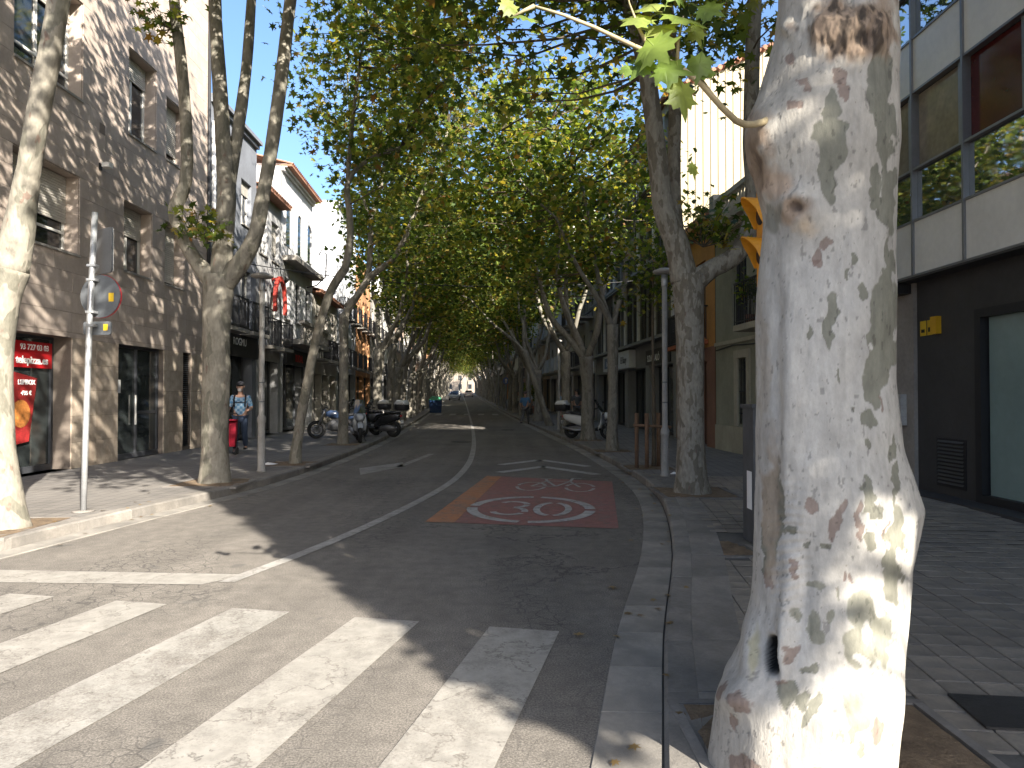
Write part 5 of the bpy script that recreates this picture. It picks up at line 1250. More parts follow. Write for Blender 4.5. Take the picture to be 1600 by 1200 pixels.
# further right-hand buildings
M_BLU = mat('pale_blue_balcony', (.42, .47, .54), .7, .15, 2)
f = facade('R', 41.1, 49.5, 11.8, 'beige building with slatted dark balconies beyond the louvred one', (.33, .31, .28), [3.9, 6.8, 9.7], 3, 3.2, balc=(0, 1, 2), fm=M_FRAME, shops=2, bproj=.9)
q = f.mb(); q.box(.5, 3.2, .003, .35, 2.8, 3.5); o = q.build('sign_board', M_SGN, f.root); q = f.mb(); q.lathe([(.28, 0), (.27, .01), (.001, .01)], (1.8, .351, 3.15), 18, 'y'); q.build('round_logo', M_TER, o)
f = facade('R', 49.6, 62, 14.5, 'white apartment block with pale blue solid balconies', (.50, .50, .50), [3.9, 6.8, 9.7, 12.3], 4, 3.2, balc=(0, 1, 2, 3), solid=M_BLU, shops=3, bproj=1.0)
y = 62.1
for i in range(9):
    w_ = (10, 9, 12, 14, 14, 18, 20, 26, 34)[i]; c, h, lb, nf = PAL[(i + 3) % 7]
    facade('R', y, y + w_ - .1, h, f'{lb}, {ORD[i]} past the pale blue balconies', c, [3.9 + 2.9 * k for k in range(nf - 1)], max(3, int(w_ / 3)), 3.2, balc=tuple(range(nf - 1)), solid=M_STONE if i % 3 == 0 else None, wallname=f'right_far_{i}', shops=2, shut=1); y += w_
# building closing the avenue
fe = thing('building', 'pale building closing the view at the far end of the avenue', 'building', (-19, 246, gz(240)))
q = MB(); q.box(-22, 22, 0, 8, 0, 13); q.build('wall', M_of('end_render', (.24, .20, .16)), fe)
for r_ in range(4):
    for c in range(12): MB().box(-20 + c * 3.4, -18.8 + c * 3.4, -.05, .04, 1.5 + 3 * r_, 3.1 + 3 * r_).build('window', M_GLASS, fe)
# ------------------------------------------------------------------ street furniture
M_POLE = mat('lamp_post_paint', (.30, .29, .275), .6, .22, 4, .1, 40, dirt=(.17, .16, .15))
M_GALV = mat('galvanised_steel', (.36, .37, .38), .42, .15, 6, metal=.55)
M_SIGNBACK = mat('sign_back_grey', (.12, .13, .14), .5, .2, 3, metal=.3)
M_SIGNRED = mat('sign_rim_red', (.45, .02, .03), .45, .1, 4)
def lamp(x, y, zf, label, h=3.85, collar=1.05):
    t = thing('street_lamp', label, 'street lamp', (x, y, zf(y) - .01))
    MB().lathe([(.001, 0), (.085, 0), (.085, .04), (.072, .06), (.070, collar - .1), (.082, collar - .08), (.082, collar), (.055, collar + .06), (.05, 1.9), (.052, 1.93), (.05, 1.96), (.048, h - .35), (.001, h - .35)], seg=16).build('post', M_POLE, t)
    MB().lathe([(.048, h - .349), (.06, h - .33), (.06, h - .12), (.001, h - .12)], seg=16).build('neck', M_GALV, t)
    MB().lathe([(.06, h - .119), (.19, h - .10), (.215, h - .075), (.20, h - .045), (.10, h - .01), (.001, h)], seg=20).build('lamp_head', M_POLE, t)
    for z in (1.35, 1.72): MB().lathe([(.0535, z), (.056, z + .004), (.056, z + .02), (.0535, z + .024)], seg=12).build('band', M_SIGNBACK, t)
    return t
lamp(-4.83, 13.7, zl, 'grey mushroom lamp post next to the slender leaning tree', 3.86)
lamp(2.80, 13.0, zr, 'grey mushroom lamp post beside the staked sapling', 3.83, .85)
lamp(-5.75, 31.5, zl, 'mushroom lamp post just behind the parked motorcycles', 3.9)
lamp(2.02, 30.6, zr, 'slim lamp post among the trees past the white scooter', 3.9)
lamp(1.0, 43.5, zr, 'mushroom lamp post near the walking man in blue', 3.9)
lamp(-1.4, 73, zr, 'farthest visible lamp post on the shopfront pavement', 3.9)

t = thing('road_sign', 'grey steel post carrying three sign plates seen from behind', 'road sign', (-5.42, 9.0, zl(9.0)))
MB().tube([(0, 0, -.02), (.02, 0, 1.0), (.055, 0, 2.4), (.11, 0, 3.80)], .036, 14).build('post', M_GALV, t)
MB().lathe([(.12, 0), (.13, .004), (.12, .02), (.001, .02)], seg=20).build('footing', M_EDGE, t)
def plate(poly, th, name, m, parent, loc, rz):
    q = MB(); q.extrude([(x, 0, z) for x, z in poly], (0, th, 0)); return q.build(name, m, parent, loc, (0, 0, rz))
rz = R(-38)
def rr(w, h, r, n=4):
    o = []
    for cx_, cz_, a0 in ((w - r, h - r, 0), (-w + r, h - r, 90), (-w + r, -h + r, 180), (w - r, -h + r, 270)):
        o += [(cx_ + r * math.cos(R(a0 + 90 * i / n)), cz_ + r * math.sin(R(a0 + 90 * i / n))) for i in range(n + 1)]
    return o
cir = lambda r: [(r * math.cos(R(a)), r * math.sin(R(a))) for a in range(0, 360, 10)]
p = plate(rr(.20, .29, .05), .022, 'sign_plate', M_SIGNBACK, t, (.19, .06, 3.32), R(-34)); q = MB()
plate(rr(.20, .29, .05), .004, 'plate_face', M_WHITE, p, (0, .0225, 0), 0)
p = plate(cir(.275), .020, 'sign_disc', M_SIGNBACK, t, (.15, .06, 2.74), R(-7)); plate(cir(.279), .012, 'disc_rim', M_SIGNRED, p, (0, .0205, 0), 0)
plate([(.10, -.05), (.17, -.05), (.17, .06), (.10, .06)], .002, 'sticker', M_YEL, p, (.02, -.0025, -.02), 0)
p = plate(rr(.19, .085, .03), .020, 'sign_plate', M_SIGNBACK, t, (.12, .05, 2.33), R(-7)); plate([(.09, -.03), (.15, -.03), (.15, .05), (.09, .05)], .002, 'sticker', M_YEL, p, (0, -.0025, 0), 0)
for z in (3.12, 2.94, 2.53, 2.36): MB().box(-.05, .06, -.045, .052, z - .015, z + .015).build('clamp', M_GALV, t, (.07 + .02 * (z - 2.4), 0, 0))

M_TLY = mat('signal_yellow', (.62, .26, .015), .5, .15, 4)
t = thing('traffic_light', 'yellow traffic light half hidden behind the white trunk', 'traffic light', (2.42, 6.25, zr(6.25)))
MB().tube([(0, 0, -.02), (0, 0, 3.45)], .05, 12).build('post', M_SIGNBACK, t)
hs = MB().box(-.22, -.06, -.11, .11, 2.55, 3.42).build('housing', M_TLY, t)
for i, z in enumerate((3.17, 2.82)):
    q = MB(); n = 10; A_ = [(-.221, .115 * math.cos(R(180 * k / n)), z + .02 + .13 * math.sin(R(180 * k / n))) for k in range(n + 1)]; A_ = [(-.221, .115, z - .10)] + A_ + [(-.221, -.115, z - .10)]
    B_ = [(-.221 - .17 * max(.12, (pz - (z - .10)) / .25), py, pz + .012 * ((pz - z) > 0)) for (_, py, pz) in A_]
    for a in range(len(A_) - 1):
        q.quad(A_[a], A_[a + 1], B_[a + 1], B_[a]); 
        s1 = lambda v: (v[0], v[1] * .93, z + (v[2] - z) * .93); q.quad(s1(A_[a]), s1(A_[a + 1]), s1(B_[a + 1]), s1(B_[a])); q.quad(B_[a], B_[a + 1], s1(B_[a + 1]), s1(B_[a]))
    q.build('visor', M_TLY, hs); q = MB(); q.lathe([(.095, -.224), (.09, -.232), (.001, -.236)], (0, 0, z + .01), 16, 'x'); q.build('lens', M_BLK, hs)
t = thing('control_cabinet', 'dark grey control cabinet behind the white trunk', 'cabinet', (2.52, 7.42, zr(7.4)))
MB().box(0, .6, 0, .34, .0, 1.42).build('body', mat('cabinet_grey', (.075, .078, .082), .6, .3, 5), t); MB().box(-.02, .62, -.02, .36, 1.4205, 1.46).build('lid', mat('cabinet_grey', (.075, .078, .082)), t)
MB().box(.03, .57, -.012, -.001, .08, 1.36).build('door', mat('cabinet_grey', (.075, .078, .082)), t); MB().box(-.004, -.001, .05, .2, .35, .75).build('torn_paper', M_LET, t)
t = MB().box(-.36, .36, -.19, .19, 0, .012).build('access_cover', M_IRON, None, (2.62, 3.52, zr(3.5) + .004), (0, 0, R(-7))); tag(t, 'dark rectangular access cover set in the tiles by the white trunk', 'access cover')
# rubbish on the pavement
t = MB().add([(-.15, -.05, 0), (.12, -.08, .004), (.2, .06, .012), (-.05, .1, .02), (0, 0, .05)], [(0, 1, 4), (1, 2, 4), (2, 3, 4), (3, 0, 4)]).build('paper_scrap', M_LET, None, (-5.15, 15.0, zl(15) + .012)); tag(t, 'crumpled white paper at the foot of the leaning tree', 'paper')
t = MB().add([(-.08, -.05, 0), (.07, -.04, .0), (.1, .04, .0), (-.05, .05, .0), (0, 0, .04)], [(0, 1, 4), (1, 2, 4), (2, 3, 4), (3, 0, 4)]).build('paper_scrap', M_LET, None, (3.05, 13.4, zr(13.4) + .004)); tag(t, 'small white scrap beside the lamp post by the sapling', 'paper')
# fallen leaves
g = np.random.default_rng(4); n = 300; ys = g.uniform(3, 30, n); side = g.uniform(0, 1, n)
xs = np.where(side < .5, [RG(y) + g.normal(.25, .25) for y in ys], [LK(y) + g.normal(.05, .4) for y in ys]); zz_ = np.array([max(.02, (zr(y) if x > RK(y) else (zl(y) if x < LK(y) else gz(y) + .012)) + .012) for x, y in zip(xs, ys)])
fl = link('fallen_leaves', leaf_cloud('fallen_leaves', np.stack([xs, ys, zz_], 1), 1, (0, 0, 0), .075, STAR, leaf_mat('dry_leaf', [(0, (.16, .10, .04)), (.5, (.22, .15, .06)), (1, (.10, .06, .03))], .1), up=9, seed=6)); tag(fl, 'scattered dry leaves along both kerbs', 'leaves', kind='stuff')
# overhead cables
def cable(label, a, b, sag, r=.012):
    a = Vector(a); b = Vector(b); pts = [a.lerp(b, i / 16) - Vector((0, 0, sag * 4 * (i / 16) * (1 - i / 16))) for i in range(17)]
    return tag(MB().tube(pts, r, 5).build('overhead_cable', M_BLACK), label, 'cable')
cable('black cable spanning the street below the canopy', (-9.0, 24.2, 6.1), (5.75, 26.0, 5.95), .55, .016)
cable('thin cable high across the street near the top of the view', (-8.9, 14.5, 11.6), (6.1, 13.2, 11.2), .35, .010)
for i in range(4): cable(f'{ORD[i]} of the slanting wires fanning out before the blank white gable', (-9.35 + .05 * i, 33.8, 8.6 - .35 * i), (-8.8 - .1 * i, 42, 4.6 + .35 * i), .1, .010)

# ------------------------------------------------------------------ motorcycles and scooters (x forward, z up)
M_TYRE = mat('tyre_rubber', (.018, .018, .018), .8, .2, 8); M_RIM = mat('alloy_rim', (.30, .30, .31), .35, .15, 5, metal=.8); M_ENG = mat('engine_metal', (.14, .14, .145), .45, .25, 8, metal=.6)
M_SEAT = mat('seat_vinyl', (.02, .02, .021), .55, .2, 5); M_LENS = glass('lamp_lens', (.35, .36, .38), .08)
def M_body(n, c): return mat('bodywork_' + n, c, .25, .05, 2, rnd=0, spec=.6)
def oval(x, w, z0, z1, n=12, y=0.0, pw=.7):
    o = []
    for i in range(n):
        a = 2 * math.pi * i / n; c, s_ = math.cos(a), math.sin(a)
        o.append((x, y + w * math.copysign(abs(c) ** pw, c), (z0 + z1) / 2 + (z1 - z0) / 2 * math.copysign(abs(s_) ** pw, s_)))
    return o
def wheel(t, x, r, w):
    q = MB(); n = 10; q.lathe([(r - w * .5 + w * .5 * math.cos(2 * math.pi * i / n), w * .5 * math.sin(2 * math.pi * i / n)) for i in range(n + 1)], (x, 0, r), 24, 'y'); wh = q.build('wheel', M_TYRE, t)
    q = MB(); ri = r - w * .85
    q.lathe([(ri + .02, -w * .35), (ri, -w * .3), (ri - .02, 0), (ri, w * .3), (ri + .02, w * .35)], (x, 0, r), 20, 'y')
    for k in range(5):
        a = 2 * math.pi * k / 5; q.tube([(x + .03 * math.cos(a), 0, r + .03 * math.sin(a)), (x + ri * math.cos(a + .15), 0, r + ri * math.sin(a + .15))], [.022, .014], 5)
    q.lathe([(.045, -.06), (.05, -.05), (.05, .05), (.045, .06)], (x, 0, r), 10, 'y'); q.build('rim', M_RIM, wh)
    q = MB(); q.lathe([(ri * .72, w * .5), (ri * .72, w * .5 + .006), (ri * .4, w * .5 + .006), (ri * .4, w * .5)], (x, 0, r), 18, 'y'); q.build('brake_disc', M_ENG, wh)
def scooter(label, loc, rz, body, box=None, screen=True, big=False):
    t = thing('motor_scooter', label, 'scooter', loc, rz, 'two-wheelers parked on the pavements'); r = .27 if not big else .29
    wheel(t, .68, r, .12); wheel(t, -.62, r, .14); bm_ = M_body(*body)
    MB().loft([oval(-.92, .05, .74, .82), oval(-.82, .11, .62, .86), oval(-.55, .16, .52, .84), oval(-.25, .17, .42, .80), oval(-.02, .15, .34, .70), oval(.10, .13, .28, .46)]).build('body', bm_, t)
    MB().loft([oval(.05, .17, .27, .37), oval(.30, .18, .27, .38), oval(.46, .17, .30, .46)]).build('footboard', M_SEAT, t)
    MB().loft([oval(.40, .19, .28, .46), oval(.50, .215, .40, .72), oval(.52, .20, .62, .94), oval(.44, .12, .86, 1.06)]).build('front_shield', bm_, t)
    q = MB(); q.loft([oval(.62, .15, .66, .92), oval(.70, .12, .70, .90), oval(.75, .05, .75, .86)]); q.build('nose', bm_, t)
    for s_ in (-1, 1): q = MB(); q.ball((.725, .065 * s_, .81), (.025, .05, .04)); q.build('headlight', M_LENS, t)
    q = MB(); n = 9; secs = []
    for k in range(n): 
        a = R(35 + 130 * k / (n - 1)); secs.append([(.68 + (r + .06) * math.cos(a), y_, r + (r + .06) * math.sin(a) - .02 * abs(y_) / .08) for y_ in (-.08, -.04, 0, .04, .08)])
    for a, b in zip(secs[:-1], secs[1:]):
        for k in range(4): q.quad(a[k], a[k + 1], b[k + 1], b[k])
    q.build('front_mudguard', bm_, t)
    for s_ in (-1, 1): MB().tube([(.68, .085 * s_, r), (.60, .085 * s_, .60), (.52, .05 * s_, .86)], .022, 7).build('fork', M_ENG, t)
    MB().loft([oval(-.88, .07, .84, .88), oval(-.62, .15, .84, .93), oval(-.38, .16, .83, .91), oval(-.30, .15, .80, .86), oval(.0, .13, .72, .80), oval(.08, .08, .68, .74)]).build('seat', M_SEAT, t)
    MB().tube([(.34, -.34, 1.02), (.40, -.22, 1.06), (.44, 0, 1.04), (.40, .22, 1.06), (.34, .34, 1.02)], .017, 7).build('handlebar', M_SEAT, t)
    for s_ in (-1, 1):
        m_ = MB().tube([(.41, .22 * s_, 1.06), (.42, .30 * s_, 1.20)], .008, 5).build('mirror', M_SEAT, t); q = MB(); q.ball((.42, .32 * s_, 1.24), (.02, .07, .045)); q.build('mirror_head', M_SEAT, m_)
    if screen:
        q = MB(); pr = [[(.56 - .28 * v - .05 * abs(u), .19 * u * (1 - .35 * v), .92 + .42 * v) for u in (-1, -.5, 0, .5, 1)] for v in (0, .33, .66, 1)]
        for a, b in zip(pr[:-1], pr[1:]):
            for k in range(4): q.quad(a[k], a[k + 1], b[k + 1], b[k])
        q.build('windscreen', M_GLASS2, t)
    MB().loft([oval(-.70, .12, .22, .42), oval(-.35, .14, .2, .46), oval(-.05, .12, .22, .42)]).build('engine', M_ENG, t)
    MB().tube([(-.1, -.17, .28), (-.45, -.19, .30), (-.88, -.20, .38)], [.03, .055, .05], 10).build('exhaust', M_RIM, t)
    MB().tube([(-.15, .1, .25), (-.18, .24, .0)], .014, 6).build('side_stand', M_ENG, t)
    q = MB(); q.ball((-.93, 0, .76), (.02, .09, .04)); q.build('tail_light', M_SIGNRED, t); MB().box(-.97, -.955, -.09, .09, .5, .62).build('number_plate', M_LET, t)
    MB().tube([(-.6, .15, .86), (-.9, .12, .92), (-.98, 0, .93), (-.9, -.12, .92), (-.6, -.15, .86)], .014, 6).build('grab_rail', M_RIM, t)
    if box:
        q = MB(); q.loft([oval(-1.16, .17, .98, 1.18, pw=.5), oval(-1.12, .20, .94, 1.24, pw=.5), oval(-.82, .21, .94, 1.26, pw=.5), oval(-.74, .17, .96, 1.2, pw=.5)]); b_ = q.build('top_box', M_SEAT, t)
        q = MB(); q.loft([oval(-1.17, .17, 1.15, 1.20, pw=.5), oval(-1.10, .205, 1.13, 1.30, pw=.5), oval(-.84, .215, 1.13, 1.32, pw=.5), oval(-.73, .17, 1.15, 1.22, pw=.5)]); q.build('box_lid', M_body(*box), b_)
    return t
def motorcycle(label, loc, rz, body):
    t = thing('motorcycle', label, 'motorcycle', loc, rz, 'two-wheelers parked on the pavements'); r = .31; bm_ = M_body(*body)
    wheel(t, .74, r, .12); wheel(t, -.70, r, .16)
    for s_ in (-1, 1): MB().tube([(.74, .09 * s_, r), (.55, .09 * s_, .78), (.44, .09 * s_, 1.02)], .024, 8).build('fork', M_RIM, t)
    MB().loft([oval(-.05, .10, .70, .86), oval(.10, .15, .68, .96), oval(.30, .14, .70, .97), oval(.44, .08, .76, .92)]).build('fuel_tank', bm_, t)
    MB().loft([oval(-.84, .05, .86, .93), oval(-.6, .11, .80, .90), oval(-.3, .13, .74, .84), oval(-.06, .11, .74, .82)]).build('seat', M_SEAT, t)
    MB().loft([oval(-.90, .04, .80, .88), oval(-.6, .09, .70, .80), oval(-.25, .10, .62, .74)]).build('tail', bm_, t)
    MB().loft([oval(-.30, .13, .26, .60), oval(-.05, .17, .22, .66), oval(.22, .16, .24, .66), oval(.36, .11, .30, .56)]).build('engine', M_ENG, t)
    MB().tube([(-.70, .11, r), (-.2, .12, .42)], .03, 7).tube([(-.70, -.11, r), (-.2, -.12, .42)], .03, 7).tube([(.46, 0, .92), (.2, 0, .66), (-.2, 0, .58), (-.25, 0, .4)], .03, 7).build('frame', M_ENG, t)
    MB().tube([(.25, -.14, .3), (-.1, -.17, .22), (-.5, -.19, .34), (-.85, -.20, .46)], [.025, .03, .055, .055], 9).build('exhaust', M_RIM, t)
    MB().tube([(.36, -.38, 1.04), (.42, -.2, 1.07), (.45, 0, 1.05), (.42, .2, 1.07), (.36, .38, 1.04)], .014, 7).build('handlebar', M_SEAT, t)
    for s_ in (-1, 1):
        m_ = MB().tube([(.42, .22 * s_, 1.07), (.44, .30 * s_, 1.22)], .008, 5).build('mirror', M_SEAT, t); q = MB(); q.ball((.44, .33 * s_, 1.25), (.02, .07, .04)); q.build('mirror_head', M_SEAT, m_)
    q = MB(); q.lathe([(.001, -.06), (.07, -.05), (.09, .02), (.085, .04)], (.52, 0, .93), 14, 'x'); h = q.build('headlamp', M_SEAT, t); q = MB(); q.lathe([(.084, .041), (.06, .055), (.001, .06)], (.52, 0, .93), 14, 'x'); q.build('lens', M_LENS, h)
    q = MB(); secs = []
    for k in range(8):
        a = R(30 + 120 * k / 7); secs.append([(.74 + .355 * math.cos(a), y_, r + .355 * math.sin(a)) for y_ in (-.07, 0, .07)])
    for a, b in zip(secs[:-1], secs[1:]):
        for k in range(2): q.quad(a[k], a[k + 1], b[k + 1], b[k])
    q.build('front_mudguard', bm_, t); MB().tube([(-.1, .12, .28), (-.14, .28, .0)], .014, 6).build('side_stand', M_ENG, t); q = MB(); q.ball((-.92, 0, .84), (.02, .06, .03)); q.build('tail_light', M_SIGNRED, t)
    return t
scooter('silver and blue maxi scooter facing the viewer behind the pavement tree', (-4.87, 22.6, zl(22.5)), R(-75), ('silver', (.36, .38, .41)), big=True)
motorcycle('black motorcycle with its front wheel to the house walls', (-5.95, 24.4, zl(23.6)), R(195), ('dark_blue', (.03, .05, .10)))
scooter('black scooter with a white topped box nearest the kerb', (-4.75, 25.2, zl(25.2)), R(160), ('black', (.022, .022, .025)), ('white', (.62, .62, .60)), big=True)
scooter('dark scooter with a beige topped box between the other two-wheelers', (-5.65, 26.4, zl(26.4)), R(170), ('graphite', (.05, .05, .055)), ('beige', (.42, .40, .36)))
scooter('white scooter parked behind a tree on the shopfront pavement', (2.62, 24.35, zr(24.3)), R(-25), ('white', (.62, .61, .59)), ('white', (.62, .62, .60)))
# ------------------------------------------------------------------ cars far away
def car(label, loc, rz, col):
    t = thing('car', label, 'car', loc, rz); bm_ = M_body(*col)
    def sec(x, w, zlo, zhi, tuck=.06): return [(x, -w + tuck, zlo), (x, w - tuck, zlo), (x, w, zlo + .25), (x, w, zhi - .12), (x, w - .08, zhi), (x, -w + .08, zhi), (x, -w, zhi - .12), (x, -w, zlo + .25)]
    MB().loft([sec(-2.05, .72, .35, .85), sec(-1.9, .83, .25, .98), sec(-1.0, .87, .2, 1.0), (sec(.6, .87, .2, .98)), sec(1.5, .84, .22, .86), sec(1.95, .76, .28, .72), sec(2.05, .62, .34, .62)], smooth=False).build('body', bm_, t)
    def cab(x, w, z): return [(x, -w, z), (x, w, z)]
    bot = [(-1.75, .80, .985), (1.05, .80, .96)]; tp = [(-1.25, .64, 1.46), (.25, .64, 1.47)]
    q = MB(); v = [(-1.75, -.80, .98), (1.05, -.80, .95), (1.05, .80, .95), (-1.75, .80, .98), (-1.25, -.62, 1.45), (.25, -.62, 1.46), (.25, .62, 1.46), (-1.25, .62, 1.45)]
    q.add(v, [(4, 5, 6, 7), (0, 1, 5, 4), (1, 2, 6, 5), (2, 3, 7, 6), (3, 0, 4, 7)]); q.build('cabin', bm_, t)
    def pane(ids, name):
        c = sum((Vector(v[i]) for i in ids), Vector()) / 4; n_ = (Vector(v[ids[1]]) - Vector(v[ids[0]])).cross(Vector(v[ids[2]]) - Vector(v[ids[0]])).normalized()
        if n_.dot(c - Vector((-.35, 0, 1.1))) < 0: n_ = -n_
        MB().quad(*[tuple(c + (Vector(v[i]) - c) * .88 + n_ * .012) for i in ids]).build(name, M_GLASS, t)
    pane((1, 2, 6, 5), 'windscreen'); pane((2, 3, 7, 6), 'side_window'); pane((0, 1, 5, 4), 'side_window'); pane((3, 0, 4, 7), 'rear_window')
    for x in (-1.3, 1.3):
        for y in (-.8, .8):
            q = MB(); q.lathe([(.2, -.1), (.3, -.1), (.32, -.05), (.32, .05), (.3, .1), (.2, .1)], (x, y, .32), 18, 'y'); w = q.build('wheel', M_TYRE, t); q = MB(); q.lathe([(.001, -.07), (.19, -.09), (.2, .09), (.001, .07)], (x, y, .32), 14, 'y'); q.build('rim', M_RIM, w)
    for y in (-.58, .58):
        q = MB(); q.ball((1.95, y, .66), (.08, .14, .07)); q.build('headlight', M_LENS, t); q = MB(); q.ball((-2.0, y, .78), (.06, .12, .08)); q.build('tail_light', M_SIGNRED, t)
    MB().box(2.05, 2.07, -.26, .26, .38, .49).build('number_plate', M_LET, t); MB().box(-2.08, -2.05, -.26, .26, .5, .61).build('number_plate', M_LET, t)
    for s_ in (-1, 1): q = MB(); q.ball((.75, .92 * s_, 1.0), (.06, .1, .06)); q.build('mirror', bm_, t)
    return t
def lane(y, k): return LK(y) + (RG(y) - LK(y)) * k
hd = lambda y: math.atan2(1, (RG(y + 2) - RG(y - 2)) / 4)
car('silver car coming towards the crossing in the far left lane', (lane(118, .28), 118, gz(118)), hd(118) + math.pi, ('silver', (.36, .38, .41)))
car('white car following the silver car far down the avenue', (lane(146, .30), 146, gz(146)), hd(146) + math.pi, ('white', (.62, .61, .59)))
car('pale car driving away at the far end of the right lane', (lane(150, .72), 150, gz(150)), hd(150), ('rose', (.52, .44, .42)))
# container
t = thing('recycling_container', 'dark blue recycling container with green lid at the far kerb', 'container', (LK(62) + .55, 62, gz(62) + .01), R(6))
MB().loft([[(-.5, -.5, 0), (.5, -.5, 0), (.5, .5, 0), (-.5, .5, 0)], [(-.58, -.6, 1.1), (.58, -.6, 1.1), (.58, .6, 1.1), (-.58, .6, 1.1)]], smooth=False).build('bin_body', M_body('bin_blue', (.02, .05, .13)), t); MB().loft([[(-.6, -.62, 1.101), (.6, -.62, 1.101), (.6, .62, 1.101), (-.6, .62, 1.101)], [(-.35, -.5, 1.42), (.35, -.5, 1.42), (.35, .5, 1.42), (-.35, .5, 1.42)]], smooth=False).build('bin_lid', M_body('bin_green', (.05, .25, .14)), t)
t = thing('road_sign', 'round blue sign on a post far up the shopfront pavement', 'road sign', (RG(66) + .75, 66, zr(66))); MB().tube([(0, 0, 0), (0, 0, 3.0)], .035, 8).build('post', M_GALV, t); plate(cir(.32), .02, 'sign_disc', M_body('sign_blue', (.03, .08, .28)), t, (0, -.06, 2.7), 0); plate([(-.04, -.2), (.04, -.2), (.04, .05), (.12, .05), (0, .22), (-.12, .05), (-.04, .05)], .003, 'arrow', M_LET, t, (0, -.065, 2.7), 0)
# terrace plants far right
for i, (x, y, s_) in enumerate(((1.9, 57.5, 1.0), (1.2, 62.0, 1.2))):
    x = RG(y) + 2.2; t = thing('planter', ('leafy green planter beside the far lamp post', 'taller green planter farther along the shopfronts')[i], 'plant', (x, y, zr(y)))
    MB().loft([[(-.3, -.3, 0), (.3, -.3, 0), (.3, .3, 0), (-.3, .3, 0)], [(-.36, -.36, .6), (.36, -.36, .6), (.36, .36, .6), (-.36, .36, .6)]], smooth=False).build('pot', M_TER, t); MB().tube([(0, 0, .5), (.05, 0, 1.4)], .03, 6).build('stem', M_TWIG, t)
    tag(link('foliage', leaf_cloud('foliage', np.random.default_rng(i).normal(0, 1, (40, 3)) * np.array([.35, .35, .4]) + np.array([0, 0, 1.5 * s_]), 22, (.14, .14, .14), .13, KITE, seed=i), t), kind='stuff')

# ------------------------------------------------------------------ people
def skinned(name, joints, edges, m, parent, root=0, sub=2):
    me = bpy.data.meshes.new(name); me.from_pydata([j[0] for j in joints], edges, []); o = bpy.data.objects.new(name, me); COL.objects.link(o)
    md = o.modifiers.new('skin', 'SKIN'); md.use_smooth_shade = True; o.modifiers.new('sub', 'SUBSURF').levels = sub; o.modifiers['sub'].render_levels = sub
    bpy.context.view_layer.update()
    for i, j in enumerate(joints):
        r = j[1]; r = r if hasattr(r, '__len__') else (r, r); sv = me.skin_vertices[0].data[i]; sv.radius = r; sv.use_root = (i == root)
    dg = bpy.context.evaluated_depsgraph_get(); nm = bpy.data.meshes.new_from_object(o.evaluated_get(dg)); nm.name = name
    bpy.data.objects.remove(o); nm.materials.clear(); nm.materials.append(m); nm.polygons.foreach_set('use_smooth', [True] * len(nm.polygons))
    return link(name, nm, parent)
M_SKIN = mat('skin', (.42, .25, .18), .6, .12, 8)
def check_mat():
    t = NT('checked_shirt'); v = t.coord((1, 1, 1)); c = t.n('TexChecker'); c.inputs['Scale'].default_value = 15; c.inputs['Color1'].default_value = (.12, .28, .46, 1); c.inputs['Color2'].default_value = (.36, .50, .62, 1); t.l(v, c.inputs['Vector']); t.l(c.outputs[0], t.b.inputs['Base Color']); t.b.inputs['Roughness'].default_value = .9; return t.m
